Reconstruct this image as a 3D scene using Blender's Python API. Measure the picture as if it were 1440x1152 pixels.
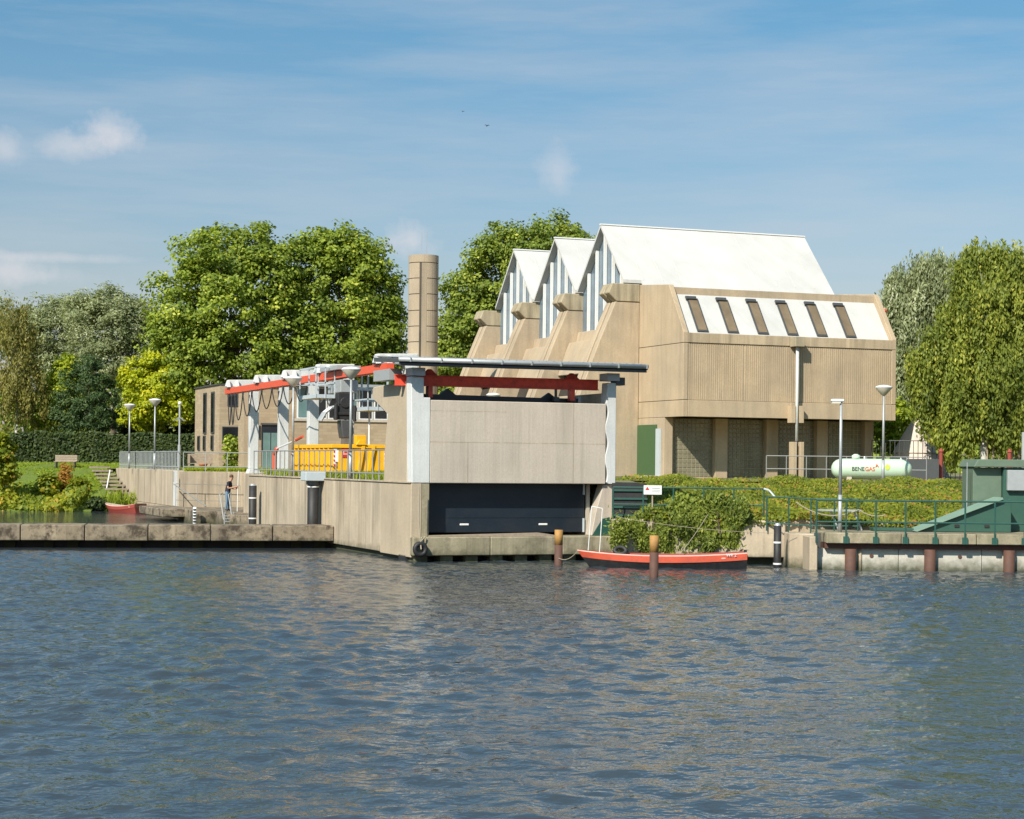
import bpy, math, random
import numpy as np
from mathutils import Matrix, Vector
random.seed(7); RNG = np.random.default_rng(7)
scene = bpy.context.scene
COL = scene.collection
for _o in list(bpy.data.objects): bpy.data.objects.remove(_o)
R = math.radians

# ------------------------------------------------------------------ camera
# world axes: x along the gate front, y along the quay wall, z up from the water
CAM = Vector((-17.68, -53.74, 3.07)); YAW = R(21.0375)
cd = bpy.data.cameras.new('camera'); cam = bpy.data.objects.new('camera', cd); COL.objects.link(cam)
cd.sensor_width = 36; cd.sensor_fit = 'HORIZONTAL'; cd.lens = 65.0; cd.shift_y = 74/1440; cd.clip_end = 6000; cd.clip_start = .3
cam.matrix_world = Matrix.Translation(CAM) @ (Matrix.Rotation(-YAW, 4, 'Z') @ Matrix.Rotation(R(90), 4, 'X') @ Matrix.Rotation(.01, 4, 'Z'))
scene.camera = cam

# ------------------------------------------------------------------ light
LIGHT = Vector((.600, .490, -.635)).normalized()          # direction the sunlight travels
sl = bpy.data.lights.new('sun', 'SUN'); sun = bpy.data.objects.new('sun', sl); COL.objects.link(sun)
sl.energy = 4.35; sl.angle = R(.6); sl.color = (1, .93, .80)
sun.rotation_euler = LIGHT.to_track_quat('-Z', 'Y').to_euler()
ELEV = math.asin(-LIGHT.z); AZ = math.atan2(-LIGHT.x, -LIGHT.y)
scene.view_settings.view_transform = 'Standard'; scene.view_settings.look = 'None'
scene.view_settings.exposure = .55; scene.view_settings.gamma = 1
w = bpy.data.worlds.new('World'); scene.world = w; w.use_nodes = True
nt = w.node_tree; nt.nodes.clear()
def N(t, **k):
    n = nt.nodes.new(t)
    for a, b in k.items(): setattr(n, a, b)
    return n
def LK(a, b): nt.links.new(a, b)
out = N('ShaderNodeOutputWorld'); bg = N('ShaderNodeBackground'); LK(bg.outputs[0], out.inputs[0])
w.cycles.sampling_method = 'MANUAL'; w.cycles.sample_map_resolution = 256
scene.cycles.max_bounces = 5; scene.cycles.diffuse_bounces = 2; scene.cycles.caustics_reflective = False; scene.cycles.caustics_refractive = False
sky = N('ShaderNodeTexSky', sky_type='NISHITA'); sky.sun_disc = False; sky.sun_elevation = ELEV; sky.sun_rotation = AZ
sky.altitude = 0; sky.air_density = 1.0; sky.dust_density = 1.2; sky.ozone_density = 1.6
bg.inputs['Strength'].default_value = .077
def px_dir(px, py):
    dx, dy = px-720, py-650
    x, y = dx+.01*dy, dy-.01*dx
    v = Vector((x/2600, 1, -y/2600))
    return Vector((v.x*math.cos(YAW)+v.y*math.sin(YAW), -v.x*math.sin(YAW)+v.y*math.cos(YAW), v.z)).normalized()
tc = N('ShaderNodeTexCoord')
def mixc(fac, a, b):
    m = N('ShaderNodeMix', data_type='RGBA'); LK(fac, m.inputs['Factor'])
    for s, v in ((m.inputs[6], a), (m.inputs[7], b)):
        if isinstance(v, tuple): s.default_value = v
        else: LK(v, s)
    return m.outputs[2]
def math_(op, a, b=0., clamp=False):
    m = N('ShaderNodeMath', operation=op, use_clamp=clamp)
    for s, v in ((m.inputs[0], a), (m.inputs[1], b)):
        if isinstance(v, (int, float)): s.default_value = v
        else: LK(v, s)
    return m.outputs[0]
# high thin veil (even all round) and a few small puffs of cloud
mp = N('ShaderNodeMapping'); mp.inputs['Scale'].default_value = (3, 3, 26); LK(tc.outputs['Generated'], mp.inputs['Vector'])
nz = N('ShaderNodeTexNoise'); nz.inputs['Scale'].default_value = 1.6; nz.inputs['Detail'].default_value = 6; nz.inputs['Roughness'].default_value = .6; LK(mp.outputs[0], nz.inputs['Vector'])
mr = N('ShaderNodeMapRange'); mr.inputs[1].default_value = .38; mr.inputs[2].default_value = .75; mr.inputs[3].default_value = .0; mr.inputs[4].default_value = .42; LK(nz.outputs[0], mr.inputs[0])
tint = N('ShaderNodeMix', data_type='RGBA', blend_type='MULTIPLY'); tint.inputs['Factor'].default_value = 1
LK(sky.outputs[0], tint.inputs[6])
sz_ = N('ShaderNodeSeparateXYZ'); LK(tc.outputs['Generated'], sz_.inputs[0])
el_ = N('ShaderNodeMapRange'); el_.inputs[1].default_value = .0; el_.inputs[2].default_value = .32; LK(sz_.outputs[2], el_.inputs[0])
LK(mixc(el_.outputs[0], (1.10, .86, .82, 1), (.42, .95, 1.06, 1)), tint.inputs[7])
col = mixc(mr.outputs[0], tint.outputs[2], (5.3, 5.6, 6.1, 1))
n2 = N('ShaderNodeTexNoise'); n2.inputs['Scale'].default_value = 60; n2.inputs['Detail'].default_value = 6; n2.inputs['Roughness'].default_value = .62; LK(tc.outputs['Generated'], n2.inputs['Vector'])
for (px, py, rx, ry, k) in ((150, 185, 44, 26, .75), (105, 205, 46, 20, .55), (785, 240, 34, 36, .42), (578, 338, 36, 28, .72), (8, 380, 60, 24, .6), (2, 208, 34, 26, .5), (70, 362, 120, 7, .45), (60, 388, 90, 14, .25)):
    d = px_dir(px, py)
    s = N('ShaderNodeVectorMath', operation='SUBTRACT'); LK(tc.outputs['Generated'], s.inputs[0]); s.inputs[1].default_value = d
    ro = N('ShaderNodeVectorRotate', rotation_type='Z_AXIS'); ro.inputs['Angle'].default_value = YAW; LK(s.outputs[0], ro.inputs['Vector'])
    m2 = N('ShaderNodeMapping'); m2.inputs['Scale'].default_value = (2600/rx, 2600/rx, 2600/ry); LK(ro.outputs[0], m2.inputs['Vector'])
    ln = N('ShaderNodeVectorMath', operation='LENGTH'); LK(m2.outputs[0], ln.inputs[0])
    f = math_('SUBTRACT', 1.15, ln.outputs['Value'])
    f = math_('ADD', f, math_('MULTIPLY', math_('SUBTRACT', n2.outputs[0], .5), 1.9))
    f = math_('MULTIPLY', math_('SMOOTH_MIN', math_('MULTIPLY', f, .9, True), 1.), k, True)
    col = mixc(f, col, (6.6, 6.5, 6.8, 1))
LK(col, bg.inputs['Color'])

# ------------------------------------------------------------------ helpers
ORG = {}
def wv(X, D, z=0):                                           # metres right of / ahead of the viewing bank -> world
    return Vector((CAM.x+X*math.cos(YAW)+D*math.sin(YAW), CAM.y-X*math.sin(YAW)+D*math.cos(YAW), z))
RB = Matrix.Translation((CAM.x, CAM.y, 0)) @ Matrix.Rotation(-YAW, 4, 'Z')   # frame of the right-hand bank
I4 = Matrix.Identity(4)
def spot(px, py, D):                                         # placement of far trees: bearing, height and distance
    dx, dy = px-720, py-650
    x, y = dx+.01*dy, dy-.01*dx
    return wv(x/2600*D, D, 3.07-y/2600*D)
class MB:
    def __init__(s, M=I4): s.v = []; s.f = []; s.M = M
    def add(s, vs, fs):
        b = len(s.v); s.v += [s.M @ Vector(p) for p in vs]; s.f += [tuple(b+i for i in f) for f in fs]; return s
    def box(s, x0, x1, y0, y1, z0, z1):
        return s.add([(x0,y0,z0),(x1,y0,z0),(x1,y1,z0),(x0,y1,z0),(x0,y0,z1),(x1,y0,z1),(x1,y1,z1),(x0,y1,z1)],
                     [(0,3,2,1),(4,5,6,7),(0,1,5,4),(1,2,6,5),(2,3,7,6),(3,0,4,7)])
    def prism(s, poly, a0, a1, axis='x'):                     # poly in the two other axes
        n = len(poly)
        def mk(p, a): return (a,p[0],p[1]) if axis == 'x' else (p[0],a,p[1]) if axis == 'y' else (p[0],p[1],a)
        return s.add([mk(p,a0) for p in poly]+[mk(p,a1) for p in poly],
                     [tuple(range(n)), tuple(range(2*n-1, n-1, -1))]+[(i, i+n, (i+1)%n+n, (i+1)%n) for i in range(n)])
    def cyl(s, p0, p1, r0, r1=None, n=12, caps=True):
        p0, p1 = Vector(p0), Vector(p1); r1 = r0 if r1 is None else r1
        d = (p1-p0).normalized(); a = d.orthogonal().normalized(); b = d.cross(a)
        vs = [p+(a*math.cos(t)+b*math.sin(t))*r for p, r in ((p0,r0),(p1,r1)) for t in (2*math.pi*i/n for i in range(n))]
        fs = [(i, (i+1)%n, (i+1)%n+n, i+n) for i in range(n)]
        if caps: fs += [tuple(range(n-1,-1,-1)), tuple(range(n, 2*n))]
        return s.add(vs, fs)
    def bar(s, p0, p1, r=.02, n=6): return s.cyl(p0, p1, r, r, n)
    def tube(s, pts, r, n=6):
        for a, b in zip(pts[:-1], pts[1:]): s.cyl(a, b, r if not callable(r) else r(a), None, n)
        return s
    def lathe(s, prof, c, n=16):                              # prof: (radius, z)
        k = len(prof); vs = [(c[0]+r*math.cos(2*math.pi*i/n), c[1]+r*math.sin(2*math.pi*i/n), c[2]+z) for r, z in prof for i in range(n)]
        fs = [(j*n+i, j*n+(i+1)%n, (j+1)*n+(i+1)%n, (j+1)*n+i) for j in range(k-1) for i in range(n)]
        return s.add(vs, fs)
    def build(s, name, m, parent=None, smooth=False, bevel=0, kind=None, label=None):
        o0 = ORG[parent.name] if parent else Vector((0,0,0))
        me = bpy.data.meshes.new(name); me.from_pydata([tuple(p-o0) for p in s.v], [], s.f); me.update()
        return link(name, me, m, parent, smooth, bevel, kind, label)
def link(name, me, m, parent=None, smooth=False, bevel=0, kind=None, label=None):
    o = bpy.data.objects.new(name, me); COL.objects.link(o)
    ms = m if isinstance(m, (list, tuple)) else [m]
    for x in ms: me.materials.append(x)
    if parent: o.parent = parent; ORG[o.name] = ORG[parent.name].copy()
    else: ORG[o.name] = Vector((0,0,0))
    if smooth:
        for p in me.polygons: p.use_smooth = True
    if bevel:
        b = o.modifiers.new('bevel', 'BEVEL'); b.width = bevel; b.segments = 1; b.limit_method = 'ANGLE'
    if kind: o['kind'] = kind
    if label: o['label'] = label
    return o
def thing(name, label, cat, loc, group=None):
    o = bpy.data.objects.new(name, None); COL.objects.link(o); o.location = loc; o.empty_display_size = .3
    ORG[o.name] = Vector(loc); return tag(o, label, cat, group)
def tag(o, label, cat, group=None):
    o['label'] = label; o['category'] = cat
    if group: o['group'] = group
    return o
def struct(o): o['kind'] = 'structure'; return o
def copies(src, locs, parent):                               # copies of a small part, mesh data shared
    for l in locs:
        c = src.copy(); COL.objects.link(c); c.parent = parent; c.location = Vector(l)-ORG[parent.name]; ORG[c.name] = Vector(l)
def rep(name, mb, m, locs, parent, **k):                     # one mesh modelled about the origin, repeated at locs
    me_o = mb.build(name, m, None, **k); me_o.parent = parent; me_o.location = Vector(locs[0])-ORG[parent.name]; ORG[me_o.name] = Vector(locs[0])
    copies(me_o, locs[1:], parent); return me_o
def text_mesh(name, body, size, M, m, parent, ext=.004, bold=0., al='CENTER'):
    c = bpy.data.curves.new(name, 'FONT'); c.body = body; c.size = size; c.extrude = ext; c.offset = bold; c.align_x = al; c.align_y = 'CENTER'
    t = bpy.data.objects.new(name+'_tmp', c); COL.objects.link(t)
    dg = bpy.context.evaluated_depsgraph_get(); me = bpy.data.meshes.new_from_object(t.evaluated_get(dg)); bpy.data.objects.remove(t)
    me.transform(Matrix.Translation(-ORG[parent.name]) @ M)
    return link(name, me, m, parent)

# ------------------------------------------------------------------ materials
def newmat(name):
    m = bpy.data.materials.new(name); m.use_nodes = True; t = m.node_tree; t.nodes.clear()
    o = t.nodes.new('ShaderNodeOutputMaterial'); b = t.nodes.new('ShaderNodeBsdfPrincipled'); t.links.new(b.outputs[0], o.inputs[0])
    return m, t, b
def mnode(t, ty, **k):
    n = t.nodes.new(ty)
    for a, v in k.items():
        if a in n.inputs: n.inputs[a].default_value = v
        else: setattr(n, a, v)
    return n
def posn(t, scale=(1,1,1), fold=False):
    g = t.nodes.new('ShaderNodeNewGeometry')
    if fold:                                                  # (x+y, 0, z): same run along walls of either direction
        sx = mnode(t, 'ShaderNodeSeparateXYZ'); t.links.new(g.outputs['Position'], sx.inputs[0])
        ad = mnode(t, 'ShaderNodeMath', operation='ADD'); t.links.new(sx.outputs[0], ad.inputs[0]); t.links.new(sx.outputs[1], ad.inputs[1])
        cb = mnode(t, 'ShaderNodeCombineXYZ'); t.links.new(ad.outputs[0], cb.inputs[0]); t.links.new(sx.outputs[2], cb.inputs[1]); src = cb.outputs[0]
    else: src = g.outputs['Position']
    mp = mnode(t, 'ShaderNodeMapping'); mp.inputs['Scale'].default_value = scale; t.links.new(src, mp.inputs['Vector']); return mp.outputs[0]
def noise(t, vec, scale, detail=5, rough=.55):
    n = mnode(t, 'ShaderNodeTexNoise', Scale=scale, Detail=detail, Roughness=rough); t.links.new(vec, n.inputs['Vector']); return n.outputs[0]
def ramp(t, f, a, b, lo=0., hi=1.):
    r = mnode(t, 'ShaderNodeMapRange'); r.inputs[1].default_value = a; r.inputs[2].default_value = b; r.inputs[3].default_value = lo; r.inputs[4].default_value = hi
    t.links.new(f, r.inputs[0]); return r.outputs[0]
def mix(t, f, a, b, mode='MIX'):
    m = mnode(t, 'ShaderNodeMix', data_type='RGBA', blend_type=mode)
    for s, v in ((m.inputs['Factor'], f), (m.inputs[6], a), (m.inputs[7], b)):
        if isinstance(v, (int, float)): s.default_value = v
        elif isinstance(v, tuple): s.default_value = v+(1,) if len(v) == 3 else v
        else: t.links.new(v, s)
    return m.outputs[2]
def bump(t, b, h, dist=.01, st=.5):
    n = mnode(t, 'ShaderNodeBump', Strength=st, Distance=dist); t.links.new(h, n.inputs['Height']); t.links.new(n.outputs[0], b.inputs['Normal'])
def concrete(name, c1, c2, stain=(.16,.13,.10), amount=.45, streak=.35, algae=False, blotch=0., boards=True):
    m, t, b = newmat(name)
    v = posn(t); f = posn(t, (1,1,1), True)
    base = mix(t, ramp(t, noise(t, v, .9), .3, .7), c1, c2)
    base = mix(t, ramp(t, noise(t, v, 14, 4, .7), .35, .75, 0, .28), base, stain)
    if streak > .4: base = mix(t, ramp(t, noise(t, posn(t, (2.2, .03, 1), True), 1, 3, .5), .5, .68, 0, .5), base, tuple(min(.75, x*1.35) for x in c1))
    base = mix(t, ramp(t, noise(t, v, .38, 4, .6), .42, .66, 0, .34), base, tuple(.72*(.6*x+.4*sum(c2)/3) for x in c2))
    sv = posn(t, (5, .22, 1), True)
    base = mix(t, ramp(t, noise(t, sv, 1, 6, .6), .52, .78, 0, streak), base, stain)
    sv2 = posn(t, (1.1, .12, 1), True)
    base = mix(t, ramp(t, noise(t, sv2, 1, 5, .6), .50, .76, 0, amount), base, stain)
    if blotch: base = mix(t, ramp(t, noise(t, v, 2.2, 8, .72), .46, .60, 0, blotch), base, (.055,.040,.028))
    if algae:
        s = mnode(t, 'ShaderNodeSeparateXYZ'); t.links.new(v, s.inputs[0])
        ad = mnode(t, 'ShaderNodeMath', operation='MULTIPLY_ADD'); t.links.new(noise(t, v, 5), ad.inputs[0]); ad.inputs[1].default_value = -.45; t.links.new(s.outputs[2], ad.inputs[2])
        base = mix(t, ramp(t, ad.outputs[0], -.22, .16, .9, 0), base, (.05,.055,.022))
    t.links.new(base, b.inputs['Base Color']); b.inputs['Roughness'].default_value = .88
    h = noise(t, v, 40, 4, .7)
    if boards:
        bv = noise(t, posn(t, (9, .05, 1), True), 1, 2)
        mm = mnode(t, 'ShaderNodeMath', operation='ADD'); t.links.new(h, mm.inputs[0]); t.links.new(bv, mm.inputs[1]); h = mm.outputs[0]
    bump(t, b, h, .02, .35)
    return m
def paint(name, c, rough=.45, metal=0., wear=None, amount=.35, sc=6, spec=.5):
    m, t, b = newmat(name); v = posn(t)
    base = mix(t, ramp(t, noise(t, v, sc, 6, .65), .42, .75, 0, amount), c, wear or tuple(x*.6 for x in c))
    t.links.new(base, b.inputs['Base Color']); b.inputs['Roughness'].default_value = rough; b.inputs['Metallic'].default_value = metal
    bump(t, b, noise(t, v, 25), .004, .3)
    return m
M = {}
M['tan'] = concrete('tan_concrete', (.55,.425,.285), (.47,.358,.235), amount=.40, streak=.30)
M['tan2'] = concrete('buttress_concrete', (.53,.415,.29), (.44,.345,.235), amount=.5, streak=.34)
M['fascia'] = concrete('mildewed_fascia', (.54,.42,.285), (.44,.34,.225), (.11,.09,.06), amount=.7, streak=.6)
M['tanw'] = concrete('weathered_cap_concrete', (.48,.40,.27), (.38,.31,.20), (.08,.068,.05), amount=.9, streak=.75)
M['quay'] = concrete('quay_concrete', (.56,.46,.34), (.42,.345,.25), (.15,.115,.08), amount=.85, streak=.75, algae=True)
M['gate'] = concrete('gate_concrete', (.58,.50,.42), (.51,.44,.365), (.25,.205,.165), amount=.5, streak=.38)
M['side'] = concrete('gate_side_concrete', (.53,.43,.31), (.46,.37,.26), amount=.25, streak=.25)
M['ledge'] = concrete('ledge_concrete', (.42,.36,.25), (.28,.25,.16), (.09,.08,.045), amount=.8, streak=.6, algae=True, blotch=.35)
M['jetty'] = concrete('stained_jetty_concrete', (.36,.29,.20), (.25,.20,.14), (.07,.05,.035), amount=.8, streak=.6, blotch=.95, algae=True, boards=False)
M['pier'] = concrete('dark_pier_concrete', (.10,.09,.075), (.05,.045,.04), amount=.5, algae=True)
M['whitec'] = concrete('white_painted_concrete', (.72,.73,.72), (.60,.61,.61), (.36,.35,.33), amount=.4, streak=.25)
M['whitewall'] = concrete('pale_bulkhead', (.62,.59,.52), (.52,.50,.44), (.30,.27,.21), amount=.4, streak=.3, algae=True)
M['white'] = paint('white_paint', (.78,.78,.77), .5, amount=.15)
M['roofw'] = concrete('white_roof_sheet', (.62,.615,.605), (.56,.555,.54), (.42,.40,.36), amount=.35, streak=.2)
M['grey'] = paint('galvanised_steel', (.42,.44,.45), .45, .3, amount=.3)
M['railgrey'] = paint('railing_steel', (.34,.34,.33), .5, .3, amount=.3)
M['pale'] = paint('pale_blue_steel', (.50,.56,.60), .5, .1, amount=.2)
M['dgrey'] = paint('dark_steel', (.09,.095,.10), .5, .3)
M['black'] = paint('black_rubber', (.018,.018,.020), .6, (0), (.05,.05,.05))
M['navy'] = paint('navy_steel', (.010,.017,.028), .42, 0, (.030,.034,.040), .5, 2)
M['red'] = paint('red_beam_paint', (.88,.10,.055), .5, 0, (.20,.03,.02), .5)
M['orange'] = paint('orange_red_paint', (.70,.10,.045), .5, 0, (.55,.08,.035), .4)
M['yellow'] = paint('yellow_skip_paint', (.88,.46,.012), .5, 0, (.60,.27,.02), .45, 3)
M['green'] = paint('green_rail_paint', (.022,.085,.068), .45, 0, (.05,.10,.08), .5)
M['doorgreen'] = paint('green_door_paint', (.055,.115,.045), .55, 0, (.04,.09,.04), .4)
M['kiosk'] = paint('green_cabinet_paint', (.030,.090,.068), .5, 0, (.05,.11,.08), .6, 2)
M['kioskl'] = paint('faded_green_panel', (.125,.175,.125), .6, 0, (.08,.13,.09), .6, 3)
M['tank'] = paint('mint_tank_paint', (.52,.66,.52), .35, 0, (.46,.58,.45), .4, 2)
M['rust'] = paint('rusty_brown_pipe', (.11,.052,.036), .75, 0, (.06,.033,.026), .7)
M['ochre'] = paint('ochre_post_paint', (.40,.21,.06), .7, 0, (.22,.12,.05), .6)
M['wood'] = paint('grey_wood', (.36,.29,.22), .8, 0, (.20,.15,.11), .7, 9)
M['rope'] = paint('rope', (.36,.31,.23), .9)
M['terra'] = paint('terracotta', (.45,.16,.06), .8)
M['brickjoint'] = None
def brickmat():
    m, t, b = newmat('beige_brick'); v = posn(t, (1,1,1), True)
    n = mnode(t, 'ShaderNodeTexBrick', Scale=1.0); n.inputs['Brick Width'].default_value = .44; n.inputs['Row Height'].default_value = .15; n.inputs['Mortar Size'].default_value = .012
    n.inputs['Color1'].default_value = (.46,.36,.24,1); n.inputs['Color2'].default_value = (.37,.28,.185,1); n.inputs['Mortar'].default_value = (.36,.29,.21,1)
    t.links.new(v, n.inputs['Vector'])
    base = mix(t, ramp(t, noise(t, posn(t), 1.2, 5), .35, .75, 0, .35), n.outputs['Color'], (.27,.19,.12))
    t.links.new(base, b.inputs['Base Color']); b.inputs['Roughness'].default_value = .9
    bump(t, b, n.outputs['Fac'], .01, -.5); return m
M['brick'] = brickmat()
def glassmat(name, c, rough=.08, spec=.6):
    m, t, b = newmat(name); t.links.new(mix(t, ramp(t, noise(t, posn(t), 1.3), .3, .7), c, tuple(x*1.6 for x in c)), b.inputs['Base Color'])
    b.inputs['Roughness'].default_value = rough; b.inputs['Specular IOR Level'].default_value = spec; return m
M['glass'] = glassmat('blue_window_glass', (.11,.15,.19), .12, .9)
M['dark'] = glassmat('dark_window_glass', (.012,.014,.017), .08)
M['teal'] = glassmat('curtained_glass', (.10,.17,.17), .2)
M['block'] = glassmat('glass_block', (.17,.155,.105), .22, .7)
M['grid'] = paint('block_mortar', (.42,.36,.26), .85)
M['skylight'] = glassmat('brown_skylight_glass', (.16,.12,.075), .15, .6)
M['skin'] = paint('skin', (.50,.27,.18), .6, amount=.1); M['hair'] = paint('brown_hair', (.09,.045,.022), .7)
M['shirt'] = paint('navy_shirt', (.018,.020,.035), .85); M['jeans'] = paint('blue_jeans', (.13,.22,.33), .85); M['shoe'] = paint('black_shoe', (.02,.02,.02), .6)
M['redsign'] = paint('red_sign', (.62,.03,.02), .5, amount=.1); M['lime'] = paint('lime_mark', (.55,.68,.10), .5, amount=.1); M['ink'] = paint('black_print', (.03,.03,.035), .5)
M['tent'] = paint('cream_canvas', (.60,.52,.46), .9, amount=.3, sc=2); M['soil'] = paint('soil', (.10,.075,.05), .95)
M['pink'] = paint('pale_pink_rim', (.72,.42,.36), .6); M['hullblack'] = paint('black_hull', (.018,.019,.022), .45, 0, (.06,.06,.055), .5)
M['concretefloor'] = concrete('paving', (.42,.38,.31), (.35,.31,.25), boards=False)

def foliage(name, c1, c2, c3=None, trans=.35):
    m = bpy.data.materials.new(name); m.use_nodes = True; t = m.node_tree; t.nodes.clear()
    o = t.nodes.new('ShaderNodeOutputMaterial'); a = mnode(t, 'ShaderNodeAttribute', attribute_name='tone')
    rp = t.nodes.new('ShaderNodeValToRGB'); e = rp.color_ramp.elements; e[0].color = c1+(1,); e[1].color = c2+(1,)
    if c3: x = rp.color_ramp.elements.new(.9); x.color = c2+(1,); e[2].color = c3+(1,)
    t.links.new(a.outputs['Fac'], rp.inputs[0])
    d = mnode(t, 'ShaderNodeBsdfPrincipled'); d.inputs['Roughness'].default_value = .55; d.inputs['Specular IOR Level'].default_value = .3
    tr = mnode(t, 'ShaderNodeBsdfTranslucent'); ms = mnode(t, 'ShaderNodeMixShader'); ms.inputs[0].default_value = trans
    br = mix(t, 1.0, rp.outputs[0], (1.5,1.5,.7), 'MULTIPLY')
    t.links.new(rp.outputs[0], d.inputs['Base Color']); t.links.new(br, tr.inputs[0])
    t.links.new(d.outputs[0], ms.inputs[1]); t.links.new(tr.outputs[0], ms.inputs[2]); t.links.new(ms.outputs[0], o.inputs[0])
    return m
F = dict(
 maple=foliage('maple_leaves', (0.115,0.169,0.024), (0.371,0.446,0.057), (0.634,0.634,0.101)),
 silver=foliage('silver_willow_leaves', (0.176,0.209,0.099), (0.396,0.429,0.242), (0.572,0.583,0.418)),
 birch=foliage('birch_leaves', (0.109,0.149,0.025), (0.333,0.368,0.057), (0.517,0.483,0.092)),
 olive=foliage('thin_birch_leaves', (0.154,0.154,0.044), (0.330,0.297,0.077), (0.418,0.352,0.099)),
 gold=foliage('golden_leaves', (.28,.34,.02), (.55,.55,.02), (.64,.54,.02)),
 lime=foliage('lime_leaves', (0.187,0.264,0.020), (0.462,0.495,0.033)),
 pine=foliage('pine_needles', (0.036,0.072,0.024), (0.102,0.156,0.048), None, .15),
 back=foliage('woodland_leaves', (0.111,0.163,0.026), (0.338,0.403,0.065), (0.546,0.559,0.104)),
 ivy=foliage('ivy_leaves', (0.024,0.045,0.012), (0.085,0.115,0.028), None, .2),
 cover=foliage('ground_cover_leaves', (0.090,0.125,0.014), (0.290,0.315,0.025), (0.400,0.200,0.060)),
 hang=foliage('hanging_shrub_leaves', (.07,.11,.02), (.32,.37,.06), (.46,.47,.10)),
 grass=foliage('grass_blades', (0.130,0.200,0.015), (0.320,0.370,0.025)),
 weed=foliage('bank_weeds', (0.120,0.170,0.015), (0.370,0.380,0.025), (0.460,0.300,0.040)),
 russet=foliage('russet_plant', (0.300,0.150,0.030), (0.500,0.260,0.050)))
M['bark'] = paint('bark', (.10,.075,.05), .9, amount=.5); M['birchbark'] = paint('birch_bark', (.52,.50,.45), .8, 0, (.1,.1,.1), .4, 4)

# ------------------------------------------------------------------ leaf meshes
def leaf_mesh(name, P, Nn, T, ln, wd, tone):
    n = len(P); S = np.cross(Nn, T); S /= np.linalg.norm(S, axis=1, keepdims=True)+1e-9
    ln = np.broadcast_to(np.asarray(ln, float), (n,))[:, None]; wd = np.broadcast_to(np.asarray(wd, float), (n,))[:, None]
    V = np.empty((n, 4, 3)); V[:,0] = P-T*ln/2; V[:,1] = P+S*wd/2+Nn*wd*.12; V[:,2] = P+T*ln/2; V[:,3] = P-S*wd/2+Nn*wd*.12
    me = bpy.data.meshes.new(name); me.vertices.add(4*n); me.vertices.foreach_set('co', V.ravel())
    me.loops.add(4*n); me.loops.foreach_set('vertex_index', np.arange(4*n, dtype=np.int32))
    me.polygons.add(n); me.polygons.foreach_set('loop_start', np.arange(0, 4*n, 4, dtype=np.int32)); me.polygons.foreach_set('loop_total', np.full(n, 4, np.int32))
    at = me.attributes.new('tone', 'FLOAT', 'POINT'); at.data.foreach_set('value', np.repeat(np.clip(tone, 0, 1), 4).astype(np.float32))
    me.update(); me.validate(); return me
def unit(a): return a/(np.linalg.norm(a, axis=1, keepdims=True)+1e-9)
def crown_points(lobes, nclump, per, cr, style='broad'):
    """leaf positions: clumps spread through the lobes, leaves around each clump"""
    wts = np.array([l[1][0]*l[1][2] for l in lobes]); wts /= wts.sum()
    idx = RNG.choice(len(lobes), nclump, p=wts)
    C = np.array([l[0] for l in lobes])[idx]; Rr = np.array([l[1] for l in lobes])[idx]
    d = unit(RNG.normal(size=(nclump, 3))); rad = .4+.62*RNG.random(nclump)**.5
    far_ = RNG.random(nclump) < .10; rad = np.where(far_, 1.0+.2*RNG.random(nclump), rad)
    cc = C+d*Rr*rad[:, None]
    n = nclump*per; k = np.repeat(np.arange(nclump), per)
    u = unit(RNG.normal(size=(n, 3))); sz = cr*(.6+.7*RNG.random(nclump))[k]
    st = (.55, .55, 1.15) if style == 'weep' else (1, 1, .62)
    P = cc[k]+u*np.array(st)*(sz*RNG.random(n)**.45)[:, None]
    Nn = unit(d[k]*.6+u*.5+np.array((0,0,.55))+RNG.normal(size=(n,3))*.55)
    if style == 'weep':
        T = unit(np.array((0,0,-1.))+RNG.normal(size=(n,3))*.42); Nn = unit(Nn-T*(Nn*T).sum(1, keepdims=True))
    else:
        T = unit(np.cross(Nn, RNG.normal(size=(n,3))))
    tone = np.clip(.42+.20*RNG.normal(size=nclump)[k]+.20*RNG.normal(size=n), 0, 1)
    return P, Nn, T, tone
def tree(name, label, cat, base, lobes, fol, nclump, per, leaf, cr=.7, style='broad', trunk=.22, bark='bark', group=None, ratio=.75, lean=0):
    t = thing(name, label, cat, base, group)
    P, Nn, T, tone = crown_points(lobes, nclump, per, cr, style)
    n = len(P); me = leaf_mesh('crown', P-np.array(base), Nn, T, leaf*(.7+.6*RNG.random(n)), leaf*ratio*(.7+.6*RNG.random(n)), tone)
    link('crown', me, F[fol], t)
    b = Vector(base); top = Vector(np.mean([l[0] for l in lobes], axis=0)); mb = MB()
    k1 = b.lerp(top, .45)+Vector((.1,.1,0)); mb.cyl(b-Vector((0,0,.3)), k1, trunk*1.2, trunk*.8, 9); mb.cyl(k1, top, trunk*.8, trunk*.3, 8)
    for l in lobes[:9]:
        c = Vector(l[0]); mb.cyl(k1.lerp(top, random.uniform(0,.6)), c, trunk*.42, trunk*.10, 6)
        for _ in range(3):
            mb.cyl(c, c+Vector((random.uniform(-1,1)*l[1][0]*.7, random.uniform(-1,1)*l[1][1]*.7, random.uniform(.1,.8)*l[1][2])), trunk*.13, trunk*.03, 5)
    mb.build('trunk', M[bark], t, True); return t
def lobe(px, py, rpx, rpy, D, dD=0, deep=.85):
    c = spot(px, py, D+dD); k = (D+dD)/2600
    return (tuple(c), (rpx*k, rpx*k*deep, rpy*k))

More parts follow.
